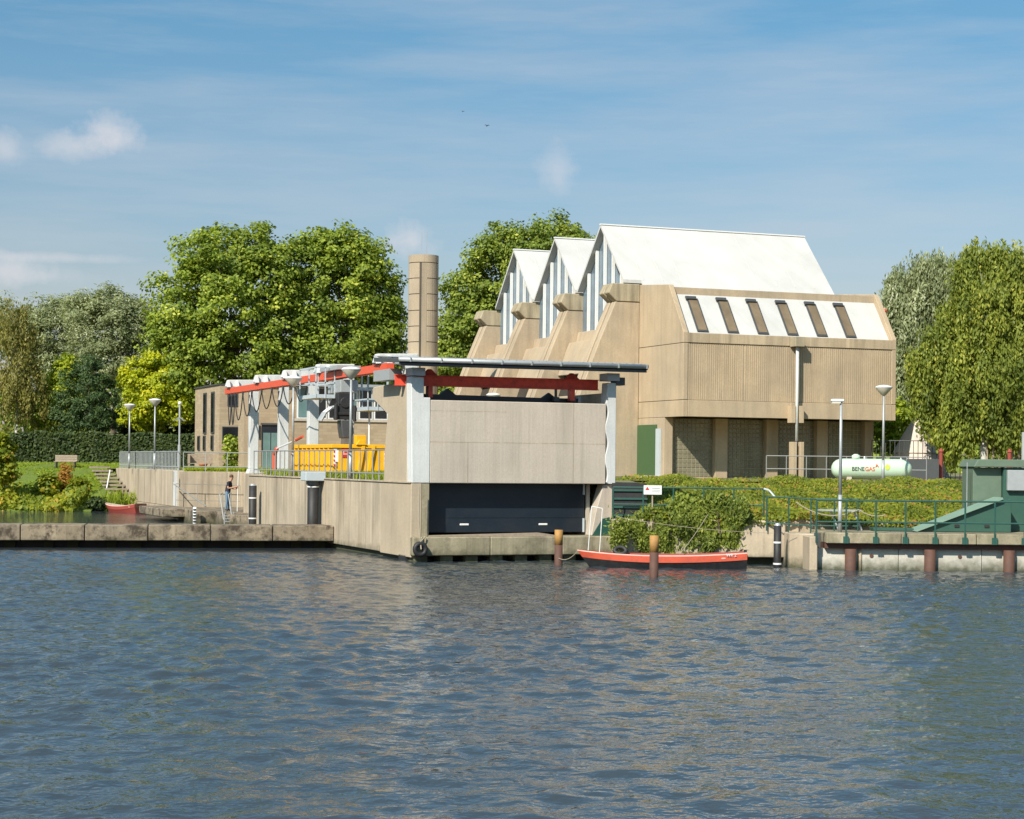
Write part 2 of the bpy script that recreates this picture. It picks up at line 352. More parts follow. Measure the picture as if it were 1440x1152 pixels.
# ================================================================== SETTING
# ---- water: one wind-rippled sheet in front, a calmer sheet reaching on
def water_mat():
    m, t, b = newmat('murky_water'); v = posn(t)
    b.inputs['Base Color'].default_value = (.042,.056,.066,1); b.inputs['Roughness'].default_value = .04; b.inputs['IOR'].default_value = 1.333
    g = t.nodes.new('ShaderNodeNewGeometry'); mp_ = mnode(t, 'ShaderNodeMapping'); mp_.inputs['Rotation'].default_value = (0, 0, YAW); mp_.inputs['Scale'].default_value = (1, 1.3, 1); t.links.new(g.outputs['Position'], mp_.inputs['Vector'])
    n1 = noise(t, mp_.outputs[0], 2.4, 3, .55); n2_ = noise(t, mp_.outputs[0], 7.0, 2, .5)
    a = mnode(t, 'ShaderNodeMath', operation='MULTIPLY_ADD'); t.links.new(n2_, a.inputs[0]); a.inputs[1].default_value = .36; t.links.new(n1, a.inputs[2])
    gust = ramp(t, noise(t, mp_.outputs[0], .16, 3, .6), .32, .68, .18, .42)      # calmer and rougher patches of wind
    n = mnode(t, 'ShaderNodeBump', Distance=.13); t.links.new(gust, n.inputs['Strength']); t.links.new(a.outputs[0], n.inputs['Height']); t.links.new(n.outputs[0], b.inputs['Normal']); return m
M['water'] = water_mat()
def wave_field(X, Y):
    Z = np.zeros_like(X); r = np.random.default_rng(3)
    for i in range(46):
        lam = .34*(4.2**(r.random()**1.8)); a = r.normal(0, .9)+1.57
        kx, ky = math.cos(a)*2*math.pi/lam, math.sin(a)*2*math.pi/lam
        ph = kx*X+ky*Y+r.random()*6.28+.9*np.sin(.35*X*r.random()+.3*Y*r.random()+r.random()*6)
        s = .5+.5*np.sin(ph); Z += lam*.0104*(s**1.9)
    return Z
nx, ny = 560, 640
gx = np.linspace(-21, 22, nx); gy = np.linspace(11, 61.5, ny)
GX, GY = np.meshgrid(gx, gy); GZ = wave_field(GX, GY); GZ -= GZ.mean()
edge = np.minimum(1, np.minimum(np.minimum(GX-gx[0], gx[-1]-GX), np.minimum(GY-gy[0], gy[-1]-GY))/1.5); GZ = GZ*edge*(.75+.35*np.sin(GX*.21+1.3*np.sin(GY*.13))*np.sin(GY*.17+.5))
co = np.stack([CAM.x+GX*math.cos(YAW)+GY*math.sin(YAW), CAM.y-GX*math.sin(YAW)+GY*math.cos(YAW), GZ], -1).reshape(-1, 3)
i = np.arange(nx*ny).reshape(ny, nx); Q = np.stack([i[:-1,:-1], i[:-1,1:], i[1:,1:], i[1:,:-1]], -1).reshape(-1, 4)
me = bpy.data.meshes.new('water'); me.vertices.add(len(co)); me.vertices.foreach_set('co', co.ravel())
me.loops.add(Q.size); me.loops.foreach_set('vertex_index', Q.ravel().astype(np.int32)); me.polygons.add(len(Q))
me.polygons.foreach_set('loop_start', np.arange(0, Q.size, 4, dtype=np.int32)); me.polygons.foreach_set('loop_total', np.full(len(Q), 4, np.int32)); me.update()
struct(link('water', me, M['water'], smooth=True))
mb = MB(RB)                                                  # frame-shaped calm water round the rippled sheet (no overlap)
for (a, b_, c, d) in ((-900,-21,-300,1500), (22,900,-300,1500), (-21,22,-300,11), (-21,22,61.5,1500)): mb.add([(a,c,0),(b_,c,0),(b_,d,0),(a,d,0)], [(0,1,2,3)])
struct(mb.build('water', M['water']))
# ---- land
def grass_ground(name, c1, c2):
    m, t, b = newmat(name); v = posn(t)
    t.links.new(mix(t, ramp(t, noise(t, v, 1.5, 8, .7), .35, .7), c1, c2), b.inputs['Base Color']); b.inputs['Roughness'].default_value = .95; bump(t, b, noise(t, v, 18), .05, .8); return m
M['lawn'] = grass_ground('lawn', (.10,.155,.018), (.17,.22,.025)); M['land'] = grass_ground('yard_ground', (.16,.16,.06), (.25,.21,.12))
far = [wv(1500,2500), wv(-1500,2500), wv(-1500,121), wv(-26.6,121)]
shore = [Vector((.9,63.4,0)), Vector((.9,43.1,0)), Vector((6.0,43.1,0)), Vector((5.0,34.4,0)), Vector((2.1,33.0,0)), Vector((2.1,22.0,0)), Vector((-.1,22.0,0)), Vector((-.1,.3,0)), Vector((6.3,.3,0)), Vector((8.8,3.0,0)), wv(4.6,72), wv(19.5,73), wv(24,60), wv(60,58), wv(1500,58)]
poly = far+shore
mb = MB(); mb.add([(p.x, p.y, 2.4) for p in poly], [tuple(range(len(poly)))]); struct(mb.build('ground', M['land']))
# lawn bank at the left, sloping to the water
mb = MB(RB); xs = [-400, -120, -60]+[-44+i*1.2 for i in range(15)]+[-26.3, -25.2, -24.2]; ds = [104.6, 106, 108, 110.5, 113, 116, 119, 123, 127]; zs = [-.35, .05, .35, .8, 1.25, 1.75, 2.2, 2.55, 2.75]
vs = []
for j, (d, z) in enumerate(zip(ds, zs)):
    for x in xs: vs.append((x, d+.6*math.sin(x*.7)+.4*math.sin(x*1.9+1), z+.08*math.sin(x*1.3+d)))
n = len(xs); mb.add(vs, [(j*n+k, j*n+k+1, (j+1)*n+k+1, (j+1)*n+k) for j in range(len(ds)-1) for k in range(n-1)]); struct(mb.build('lawn', M['lawn'], smooth=True))

# ---- quay walls
def wall(name, label, mb, m, bevel=.03):
    return tag(mb.build(name, m, bevel=bevel), label, 'wall')
t = thing('quay_wall', 'long beige concrete quay wall running back from the gate, streaked by rain', 'wall', (-.3,0,0))
seg = [3.2, 7.85, 12.5, 17.2, 21.9]
for a, b_ in zip(seg[:-1], seg[1:]): MB().box(-.3, .05, a+.006, b_-.006, .16, 2.4).build('panel', M['quay'], t, bevel=.02)
MB().box(-.34, .10, -.0, 21.95, 2.40, 2.44).box(-.1, 2.2, 21.6, 21.9, 0, 2.39).build('coping', M['quay'], t)
MB().box(-.16, .05, .4, 21.8, -.8, .16).build('footing', M['pier'], t)
t = thing('gate_wall', 'smooth concrete wall below the white gate column at the water', 'wall', (-.3,0,0))
MB().box(-.3, .05, .0, 3.19, .12, 2.398).build('panel', M['side'], t, bevel=.02)
t = thing('basin_wall', 'beige concrete wall behind the man on the landing', 'wall', (3,43,0))
for a, b_ in ((.8, 3.4), (3.4, 6.2)): MB().box(a+.006, b_-.006, 43.0, 43.35, .3, 2.41).build('panel', M['quay'], t, bevel=.02)
t = thing('bank_wall', 'tall beige concrete wall under the two mushroom lamps beside wooden steps', 'wall', (.8,50,0))
mb = MB(); mb.prism([(43.36,.55), (61.5,.55), (63.6,2.3), (63.6,2.46), (43.36,2.46)], .8, 1.15).build('panel', M['quay'], t, bevel=.02)
mb = MB(); mb.prism([(43.36,.25), (60.5,.25), (61.5,.54), (43.36,.54)], .74, 1.15).build('footing', M['quay'], t)
MB().box(.66, .80, 43.2, 43.7, .3, 2.44).build('corner_strip', M['whitec'], t)
wall('inlet_wall', 'narrow beige concrete wall beneath the farthest white crane pillar', MB().box(2.0,2.3,22.2,33,-.5,2.41).prism([(2.0,33),(5,34.5),(6,43.2),(6.3,43.2),(5.3,34.3),(2.3,32.8)], -.5, 2.405, 'z'), M['quay'])
# ---- landing blocks in the basin
wall('landing_slab', 'stained concrete slab overhanging the water left of the depth gauge', MB().box(-1.25, .55, 36.3, 42.9, .22, .62), M['jetty'])
wall('landing_block', 'square weathered concrete block beside the depth gauge', MB().box(-.15, .85, 33.6, 38, -.5, .60), M['jetty'])
wall('landing_block', 'concrete landing the man stands on behind the steel ladder', MB().prism([(.62,30.2),(1.3,28),(1.98,28),(1.98,33.2),(4.9,34.7),(5.9,42.9),(.9,42.9),(.9,36.3)], -.5, .54, 'z'), M['jetty'])
# ---- jetty
A = Vector((.0, 8.55, 0)); B = Vector((-34.0, 15.2, 0)); JD = (B-A).normalized(); JN = Vector((-JD.y, JD.x, 0)); JN = JN if JN.y > 0 else -JN
JM = Matrix(((JD.x, JN.x, 0, A.x), (JD.y, JN.y, 0, A.y), (0, 0, 1, 0), (0, 0, 0, 1)))
t = thing('jetty', 'long low concrete jetty with dark stains running left from the quay wall', 'jetty', (-5, 8.3, 0))
for k in range(11):
    a = .32+k*2.12; z = random.uniform(-.006,.006)
    MB(JM).box(a+.012, a+2.108, 0, 1.5, .25+z, .79+z).build('slab', M['jetty'], t, bevel=.025)
    MB(JM).box(a+.25, a+.62, .85, 1.4, -.8, .258).box(a+1.1, a+1.42, .9, 1.4, -.8, .257).build('pier', M['pier'], t)

MB(JM).box(.3, 24, 1.05, 1.35, -.8, .255).build('gap_shade_block', M['black'], t)  # black block added behind the piers to stand for shade under the slabs
# ================================================================== GATE
t = thing('sluice_gate', 'beige concrete gate block with white columns over a dark bulkhead opening', 'gate', (3,.5,0))
MB().box(.30, 6.18, .0, .42, 2.40, 4.95).build('panel', M['gate'], t, bevel=.02)
for (x0,x1,z0,z1) in ((.30,6.18,3.66,3.675), (1.52,1.535,2.4,3.66), (5.05,5.065,2.4,4.95), (.3,2.8,4.62,4.63)):
    MB().box(x0, x1, -.003, .0, z0, z1).build('joint', M['dgrey'] if False else M['tanw'], t)
MB().prism([(-.28,2.4),(.296,2.4),(.296,5.02),(.08,5.02),(.08,5.64),(-.34,5.66)], -.012, .46, 'y').build('column', M['whitec'], t, bevel=.02)
MB().prism([(6.22,5.62),(6.52,5.62),(6.52,2.4),(6.30,2.4)]+[(6.20+.05*math.sin(k*.42), 2.46+k*.066) for k in range(38)]+[(6.19,4.97)], -.010, .46, 'y').build('column', M['whitec'], t, bevel=.015)
MB().prism([(.47,2.41),(2.85,2.41),(2.80,3.35),(2.5,4.55),(4.25,5.12),(4.13,5.46),(.47,5.55)], -.30, .02).build('side_wall', M['side'], t, bevel=.02)
MB().prism([(.47,2.41),(2.85,2.41),(2.80,3.35),(2.5,4.55),(4.25,5.12),(4.13,5.3),(.47,5.3)], 6.2, 6.5).build('side_wall', M['side'], t, bevel=.02)
MB().box(.05, .28, .0, .5, .75, 2.39).build('jamb', M['ledge'], t)
MB().prism([(6.16,2.39),(5.9,1.5),(5.75,.76),(6.62,.76),(6.62,2.3),(6.5,2.39)], .12, .6, 'y').build('pier', M['gate'], t, bevel=.02)
MB().prism([(.6,2.39),(.6,.76),(3.4,.76),(3.4,2.39)], 5.78, 5.9).build('inner_wall', M['gate'], t)
MB().box(-.1, 6.5, 3.3, 3.5, .3, 2.39).box(.2, 5.78, 3.0, 3.29, .3, 5.0).build('back_wall', M['pier'], t)
t = thing('ledge', 'stained concrete ledge along the waterline below the dark bulkhead', 'ledge', (3,0,0))
for a, b_ in ((.06,2.2),(2.21,4.6),(4.61,7.15)): MB().box(a, b_, -.28, 1.4, .18, .76).build('slab', M['ledge'], t, bevel=.03)
MB().box(-.32, .058, -.28, -.004, .18, .76).build('slab', M['ledge'], t, bevel=.03)
for k in range(9): MB().box(-.2+k*.82, .2+k*.82, -.12, 1.0, -.8, .18).build('pier', M['ledge'], t)
MB().box(-.3, 7.1, .5, 1.2, -.8, .17).build('footing', M['black'], t)
mb = MB(); [mb.add([(.2+k*.9, -.2, .765), (.95+k*.9, -.2, .765), (.9+k*.9, .45, .80), (.25+k*.9, .45, .79)], [(0,1,2,3)]) for k in range(4)]
tag(MB().prism([(.25,.765),(.25,.80),(2.4,.84),(3.9,.87),(4.4,.80),(4.4,.765)], -.20, .12, 'y').build('timber_beam', M['wood']), 'grey timber baulk lying on the ledge before the bulkhead', 'timber')
for nm, y, z0, z1, lab in (('bulkhead', .62, .80, 2.42, 'dark navy steel bulkhead filling the opening under the concrete panel'), ('bulkhead', .95, 3.2, 5.16, 'dark navy steel bulkhead showing over the top of the concrete panel')):
    t = thing(nm, lab, 'bulkhead', (3, y, z0))
    if nm and z0 < 1:
        MB().box(.34, 5.72, y, y+.14, z0+.06, z1).build('plate', M['navy'], t, bevel=.01)
        for z in (1.32, 1.84): MB().box(.42, 5.64, y-.012, y-.001, z, z+.05).build('stiffener', M['navy'], t)
        for x in (.34, 5.66): MB().box(x, x+.06, y-.03, y, 2.05, z1-.02).build('guide', M['pale'], t); MB().box(x, x+.06, y-.03, y, .86, 1.3).build('guide', M['pale'], t)
        for x in (1.5, 4.15): MB().box(x, x+.3, y-.02, y, 1.08, 1.14).build('handle', M['white'], t, bevel=.01)
        MB().box(.12, .34, y-.02, y+.12, .8, 1.5).build('seal', M['dgrey'], t)
    else:
        MB().prism([(.36,z0),(5.62,z0),(5.62,5.13),(4.85,5.13),(4.6,5.30),(4.35,5.13),(1.45,5.16),(1.18,5.36),(.9,5.16),(.36,5.17)], y, y+.12, 'y').build('plate', M['navy'], t)
        MB().box(5.60, 5.68, y-.03, y-.002, 4.8, 5.2).build('guide', M['pale'], t); MB().box(.30, .36, y-.03, y-.002, 4.8, 5.3).build('guide', M['pale'], t)
t = thing('lifting_beam', 'dark red steel lifting beam under the corrugated roof', 'beam', (3,.8,5.3))
MB().box(-.62, 6.2, .72, .76, 5.42, 5.72).box(-.62, 6.2, .64, .84, 5.40, 5.425).box(-.62, 6.2, .64, .84, 5.715, 5.74).build('girder', M['red'], t)
for x in (.50, 5.28): MB().prism([(x-.26,5.74),(x+.26,5.74),(x+.05,5.93),(x-.05,5.93)], .70, .78, 'y').box(x-.07, x+.07, .60, .88, 5.05, 5.40).build('lug', M['red'], t)
for x in (.47, 4.75, 5.32): MB().cyl((x,.75,5.02),(x,.75,5.4),.045).box(x-.09,x+.09,.66,.86,5.02,5.16).build('hook', M['dgrey'], t)
# roof of the gate
t = thing('canopy_roof', 'low corrugated metal roof with grey gutter over the gate', 'roof', (3,.5,6))
mb = MB(); n = 132
vs = []; x0, x1 = -.92, 7.28
for k in range(n+1):
    x = x0+(x1-x0)*k/n; zz = .022*math.sin(k*math.pi/2*1.0)
    vs += [(x, -.62, 6.20+zz), (x, 2.1, 6.36+zz)]
mb.add(vs, [(2*k, 2*k+2, 2*k+3, 2*k+1) for k in range(n)]); so = mb.build('corrugated_sheet', M['grey'], t); sm = so.modifiers.new('thick', 'SOLIDIFY'); sm.thickness = .012
MB().cyl((-.95,-.68,6.13),(7.30,-.68,6.13),.07,n=14).build('gutter', M['grey'], t, True)
rep('gutter_bracket', MB().box(-.015,.015,-.1,.1,-.09,.05), M['grey'], [(x,-.68,6.15) for x in np.arange(-.6,7.3,.98)], t)
MB().prism([(-.60,6.03),(-.60,6.16),(2.08,6.32),(2.08,6.18)], -.90, 7.34).build('soffit', M['dgrey'], t)
MB().box(-.88, 7.3, -.60, -.48, 5.95, 6.055).build('purlin', M['dgrey'], t)
for x in (-.35, 6.15): MB().box(x, x+.42, -.15, .5, 5.68, 5.92).build('bearing', M['grey'], t)
MB().box(6.5, 6.8, -.05, .4, 5.55, 5.8).build('bearing', M['dgrey'], t)
MB().box(-.75, -.35, .9, 2.6, 5.58, 5.92).build('bearing', M['grey'], t)
# tyre and rope at the corner
t = thing('tyre_fender', 'black tyre hanging on a rope at the gate corner', 'tyre', (-.1,-.36,.45))
mb = MB(); n, m_ = 22, 8; C0 = Vector((-.12,-.40,.40)); vs = []
for a in range(n):
    for b_ in range(m_):
        ang, p = 2*math.pi*a/n, 2*math.pi*b_/m_; rr = .17+.075*math.cos(p)
        vs.append((C0.x+rr*math.cos(ang), C0.y+.085*math.sin(p), C0.z+rr*math.sin(ang)))
mb.add(vs, [(a*m_+b_, ((a+1)%n)*m_+b_, ((a+1)%n)*m_+(b_+1)%m_, a*m_+(b_+1)%m_) for a in range(n) for b_ in range(m_)]); mb.build('tyre', M['black'], t, True)
MB().tube([(-.14,-.33,2.3),(-.16,-.34,1.3),(-.12,-.42,.62),(-.12,-.5,.4)], .02).tube([(-.12,-.42,.62),(.05,-.36,.78)], .022).build('rope', M['rope'], t)

# ================================================================== HALL
Y0, S = 27.6, 6.0
h = thing('concrete_hall', 'large beige concrete hall with white gabled roofs and slanted buttresses', 'building', (25,28,2.4))
# projecting upper box
for x0, x1 in ((20.15,20.40), (31.3,31.55)):
    MB().box(x0, x1, 22.8, 27.9, 5.25, 6.01).build('end_panel', M['tan'], h, bevel=.015)
    MB().box(x0+.004, x1-.004, 22.804, 27.9, 6.03, 8.64).build('end_panel', M['tan'], h, bevel=.015)
    MB().prism([(22.8,8.66),(22.8,9.15),(24.42,11.46),(27.9,11.74),(27.9,8.66)], x0, x1).build('end_panel', M['tan'], h, bevel=.015)
MB().prism([(22.9,5.3),(22.9,8.70),(24.45,10.85),(27.9,11.1),(27.9,5.3)], 20.401, 31.299).build('wall', M['tan2'], h)
MB().box(20.401, 31.299, 24.46, 24.75, 10.8, 11.36).build('parapet', M['tan'], h)
for a, b_ in ((20.405,25.72),(25.73,31.295)):
    MB().box(a, b_, 22.78, 22.9, 8.66, 9.12).build('fascia_panel', M['fascia'], h, bevel=.015)
    MB().box(a, b_, 22.78, 22.9, 5.25, 6.01).build('base_panel', M['tan'], h, bevel=.015)
for a, b_ in ((20.405,23.30),(23.31,25.72),(25.73,28.6),(28.61,31.295)):
    p = MB().box(a, b_, 22.84, 22.9, 6.03, 8.64).build('ribbed_panel', M['tan'], h)
    mb = MB(); k = a+.04
    while k < b_-.06: mb.box(k, k+.06, 22.822, 22.84, 6.03, 8.64); k += .11
    mb.build('rib', M['tan'], p, kind='stuff')
# white sloped roof with skylights
SL0, SL1 = Vector((0,22.95,8.84)), Vector((0,24.50,10.98)); sd = (SL1-SL0).normalized(); sn = Vector((0,-sd.z,sd.y))
SM = Matrix(((1,0,0,0),(0,sd.y,sn.y,SL0.y),(0,sd.z,sn.z,SL0.z),(0,0,0,1)))
rl = MB(SM).box(20.401, 31.299, 0, 2.66, 0, .06).build('sloped_roof', M['roofw'], h)
for k in range(6):
    x = 21.02+1.585*k
    o = MB(SM).box(x, x+.56, .38, 2.38, .06, .13).build('skylight', M['dgrey'], h); 
    MB(SM).box(x+.06, x+.50, .46, 2.28, .13, .14).build('pane', M['skylight'], o); MB(SM).box(x-.10, x+.44, 2.28, 2.44, .135, .22).build('hood', M['dgrey'], o)
MB().box(25.7, 26.2, 22.25, 22.78, 8.62, 9.08).build('rain_hopper', M['tanw'], h, bevel=.01)
MB().cyl((25.95,22.5,4.2),(25.95,22.5,8.62),.075,n=12).build('downpipe', M['whitec'], h, True)
for x in (25.62,26.06): MB().box(x, x+.22, 22.42, 22.8, 5.05, 5.85).build('pipe_bracket', M['tan'], h)
for x in (25.66,26.04): MB().box(x, x+.2, 22.3, 22.7, 2.4, 4.15).build('pipe_post', M['tan'], h, bevel=.01)
MB().cyl((25.95,22.5,2.4),(25.95,22.5,4.2),.06,n=8).build('downpipe', M['dgrey'], h)
# ground floor
MB().box(20.6, 31.5, 25.25, 27.9, 2.4, 5.24).build('ground_floor_wall', M['tan2'], h)
MB().box(20.15, 20.6, 24.75, 27.9, 2.4, 5.24).build('corner_wall', M['tan'], h, bevel=.015)
for a, b_ in ((22.86,23.5),(25.6,26.22),(28.38,28.97),(31.06,31.55)): MB().box(a, b_, 24.75, 25.24, 2.4, 5.24).build('pillar', M['tan'], h, bevel=.015)
for i, (a, b_) in enumerate(((20.62,22.85),(23.51,25.59),(26.23,28.37),(28.98,31.05))):
    wdw = MB().box(a, b_, 25.10, 25.24, 2.45, 5.22).build('window', M['grid'], h)
    mb = MB(); nxk = 10; nzk = 13; sx = (b_-a)/nxk; sz = 2.77/nzk
    for q in range(nxk):
        for r_ in range(nzk):
            x, z = a+q*sx, 2.45+r_*sz; d_ = .028
            mb.add([(x+d_,25.075,z+d_),(x+sx-d_,25.075,z+d_),(x+sx-d_,25.075,z+sz-d_),(x+d_,25.075,z+sz-d_),(x+.01,25.10,z+.01),(x+sx-.01,25.10,z+.01),(x+sx-.01,25.10,z+sz-.01),(x+.01,25.10,z+sz-.01)], [(3,2,1,0),(0,1,5,4),(1,2,6,5),(2,3,7,6),(3,0,4,7)])
    mb.build('glass_block', M['block'], wdw, kind='stuff')
    MB().box(a, b_, 25.0, 25.24, 2.4, 2.45).build('sill', M['tan'], wdw)
d = MB().box(20.08, 20.15, 25.5, 27.7, 2.5, 4.92).build('door', M['doorgreen'], h, bevel=.01)
MB().box(20.06, 20.14, 25.05, 25.5, 2.5, 4.72).build('door_frame', M['pale'], d); MB().box(20.0, 20.15, 25.0, 27.9, 2.4, 2.5).build('threshold', M['gate'], d)
# body
MB().box(19.75, 31.2, 27.92, 46.2, 2.4, 11.2).build('body_wall', M['tan2'], h)
for k in range(4):
    y = Y0+S*k
    for fy in (y, y+.66):
        MB().prism([(20.14,2.4),(15.5,2.4),(18.0,8.85),(18.86,10.86),(20.14,10.86)], fy, fy+.46, 'y').build('buttress', M['tan2'], h, bevel=.03)
        MB().prism([(20.14,10.87),(18.92,10.87),(18.48,11.27),(18.68,11.74),(20.14,11.74)], fy-.04, fy+.50, 'y').build('buttress_cap', M['tanw'], h, bevel=.03)
    MB().prism([(20.0,2.4),(15.85,2.4),(18.35,8.85),(19.2,10.86),(19.1,11.6),(20.0,11.6)], y+.465, y+.655, 'y').build('buttress_web', M['tan2'], h)
    if k == 3: break
    # spandrel and strip window between buttresses
    ya, yb = y+1.12, y+S-.02
    MB().prism([(19.75,9.75),(19.45,9.75),(19.35,9.2),(18.95,9.2),(18.35,7.5),(19.75,7.5)], ya, yb, 'y').build('spandrel', M['tan2'], h, bevel=.02)
    MB().prism([(19.0,7.48),(18.75,7.48),(18.35,6.3),(19.0,6.3)], ya, yb, 'y').build('strip_window', M['dark'], h)
    MB().prism([(19.75,6.28),(18.0,6.28),(16.7,2.4),(19.75,2.4)], ya, yb, 'y').build('spandrel', M['tan2'], h, bevel=.02)
    # glazed gable
    g = MB().prism([(ya,9.7),(yb,9.7),(yb,11.75),(y+S/2+.55,14.75),(ya,11.75)], 19.72, 19.76).build('gable_glazing', M['glass'], h)
    ym = y+3.0
    for q in (-2.0,-1.0,0.,1.0,2.0):
        top = 14.82-abs(q)*1.06
        MB().box(19.55, 19.70, ym+q-.05, ym+q+.05, 9.72, top).build('mullion', M['white'], g)
    # roof: two white slabs meeting at the ridge
    ridge, zr = ym, 14.95; xr = 30.9
    rf = MB().prism([(ridge,zr),(ridge-2.85,zr-2.99),(ridge-2.85,zr-3.15),(ridge,zr-.16)], 19.35, xr).build('roof', M['roofw'], h)
    MB().prism([(ridge,zr),(ridge+2.85,zr-2.99),(ridge+2.85,zr-3.15),(ridge,zr-.16)], 19.35, xr).build('roof_slope', M['roofw'], rf)
    MB().prism([(ridge-2.85,zr-2.992),(ridge-3.12,zr-3.28),(ridge-3.12,zr-3.42),(ridge-2.85,zr-3.15)], 20.3, xr).build('eave', M['roofw'], rf)
    mb = MB()
    for q in np.arange(20.4, xr-.2, 1.05): mb.prism([(ridge-.08,zr-.06),(ridge-2.85,zr-2.965),(ridge-2.85,zr-3.0),(ridge-.08,zr-.1)], float(q), float(q)+.035)
    mb.build('seam', M['roofw'], rf, kind='stuff')
    MB().box(19.33, xr+.02, ridge-.09, ridge+.09, zr-.03, zr+.03).build('ridge_cap', M['white'], rf)
    MB().prism([(ridge,zr-.2),(ridge-3.0,zr-3.3),(ridge+2.9,zr-3.3)], xr-.25, xr-.1).build('gable_end', M['tan'], h)
MB().cyl((31.6,24.0,10.35),(31.6,24.0,10.62),.12).cyl((31.6,24.0,10.62),(31.6,24.0,10.70),.17).box(31.5,31.66,23.9,24.1,10.25,10.36).build('red_beacon', M['orange'], h, label='small red beacon on the roof edge')

# ---- chimney
t = thing('chimney', 'round beige concrete chimney with dark ring joints', 'chimney', (12.72,38.5,2.4))
zs_ = [2.4,3.6,4.9,6.2,7.5,8.47,9.29,10.11,10.93,11.79,12.61,13.43,13.86]
for a, b_ in zip(zs_[:-1], zs_[1:]): MB().cyl((12.72,38.5,a+.02),(12.72,38.5,b_-.02),.785,n=40).build('ring', M['tan2'], t)
MB().cyl((12.72,38.5,2.4),(12.72,38.5,13.8),.75,n=32).build('core', M['pier'], t)
pd = (Vector((CAM.x,CAM.y))-Vector((12.72,38.5))).normalized(); px_ = Vector((12.72,38.5))+pd*.78
MB().box(px_.x-.13, px_.x+.17, px_.y-.05, px_.y+.12, 2.4, 13.4).build('duct', M['tan2'], t)
MB().box(px_.x-.19, px_.x-.131, px_.y-.06, px_.y+.12, 2.4, 13.4).build('groove_shade_strip', M['pier'], t)  # solid dark strip stands for the shade of a groove beside the duct
for q in (-.12,.16): MB().bar((12.72+q,38.5,13.8),(12.72+q,38.5,15.1),.012).build('lightning_rod', M['grey'], t)

# ================================================================== BRICK OFFICE
t = thing('brick_office', 'low stepped beige brick building with rooflights behind the crane', 'building', (7,45,2.4))
def win(x0, x1, y, z0, z1, m='dark', fr='dgrey', parent=None):
    f = MB().box(x0, x1, y-.05, y-.002, z0, z1).build('window', M[fr], parent or t)
    n = max(1, round((x1-x0)/.75)); s_ = (x1-x0)/n
    for k in range(n): MB().box(x0+k*s_+.04, x0+(k+1)*s_-.04, y-.062, y-.051, z0+.05, z1-.05).build('pane', M[m], f)
MB().box(5.28, 12, 54, 61.2, 2.4, 7.45).build('wall', M['brick'], t)
MB().box(5.2, 12, 53.95, 61.3, 7.45, 7.52).build('roof', M['dgrey'], t)
for a in (55.3,57.6): 
    f = MB().box(5.22, 5.279, a, a+.9, 4.6, 7.1).build('window', M['dgrey'], t); MB().box(5.205, 5.219, a+.08, a+.82, 4.7, 7.0).build('pane', M['dark'], f)
win(5.75, 6.9, 54, 6.2, 7.3); win(5.45, 6.5, 54, 4.0, 5.0)
for a in (55.5,57.8,59.5): 
    f = MB().box(5.22, 5.279, a, a+.7, 3.6, 4.5).build('window', M['dgrey'], t); MB().box(5.205, 5.219, a+.08, a+.62, 3.66, 4.44).build('pane', M['dark'], f)
MB().box(5.0, 14, 46, 47.7, 2.4, 7.0).build('wall', M['brick'], t); MB().box(4.95, 14, 45.95, 47.7, 7.0, 7.07).build('roof', M['dgrey'], t)
MB().box(4.9, 5.3, 45.8, 45.99, 2.4, 7.0).build('pilaster', M['tan'], t)
win(5.4, 5.85, 46, 4.2, 4.95)
f = MB().box(5.92, 6.95, 45.93, 45.998, 2.42, 4.98).build('door', M['navy'], t)
for k in range(2): MB().box(6.0+k*.45, 6.40+k*.45, 45.91, 45.929, 2.6, 4.55).build('pane', M['teal'], f)
MB().box(5.85, 7.0, 45.85, 45.929, 4.98, 5.08).build('lintel', M['dgrey'], f)
N1P = [(5.15,36),(11.1,36),(11.1,45.7),(7.9,45.7)]
MB().prism(N1P, 2.4, 5.02, 'z').build('wall', M['brick'], t)
MB().box(5.10, 11.15, 35.93, 36.06, 5.02, 5.14).build('sill', M['gate'], t)
MB().prism([(5.4,36.3),(10.9,36.3),(10.9,45.6),(8.0,45.6)], 5.02, 6.75, 'z').build('wall', M['tan2'], t)
MB().prism([(5.0,35.7),(11.2,35.7),(11.2,45.75),(7.8,45.75)], 6.75, 6.90, 'z').build('roof', M['grey'], t)
for k in range(7):
    x = 5.4+k*.80
    f = MB().box(x, x+.74, 36.24, 36.298, 5.15, 6.72).build('window', M['white'], t); MB().box(x+.07, x+.67, 36.22, 36.239, 5.22, 6.66).build('pane', M['dark'] if k % 3 else M['teal'], f)
# ================================================================== CRANE
t = thing('crane_rail', 'orange red overhead crane beam running back above the quay', 'crane', (1.35,20,6.2)); XB = 1.35
MB().box(XB-.13, XB+.13, 7.6, 33.6, 6.16, 6.20).box(XB-.13, XB+.13, 7.6, 33.6, 6.42, 6.46).box(XB-.05, XB+.05, 7.6, 33.6, 6.20, 6.42).box(XB-.13,XB+.13,7.55,7.6,6.16,6.46).build('beam', M['orange'], t)
MB().box(XB-.17, XB-.131, 7.6, 33.6, 6.18, 6.44).build('face_plate', M['orange'], t)
mb = MB(); yy = 32.9; w_ = [.7,.7,1.7,1.8,1.9,1.9,2.0,2.0,2.0]; dp = [1.45,1.45,1.25,1.1,.95,.85,.8,.75,.7]
hang = [yy]
for L_, d_ in zip(w_, dp):
    pts = [(XB-.15, yy-L_*k/10, 6.14-d_*(1-(2*k/10-1)**2)) for k in range(11)]; mb.tube(pts, .026, 5); yy -= L_; hang.append(yy)
mb.build('festoon_cable', M['black'], t)
rep('festoon_hanger', MB().box(-.04,.04,-.04,.04,-.12,.05), M['dgrey'], [(XB-.15,y,6.15) for y in hang], t)
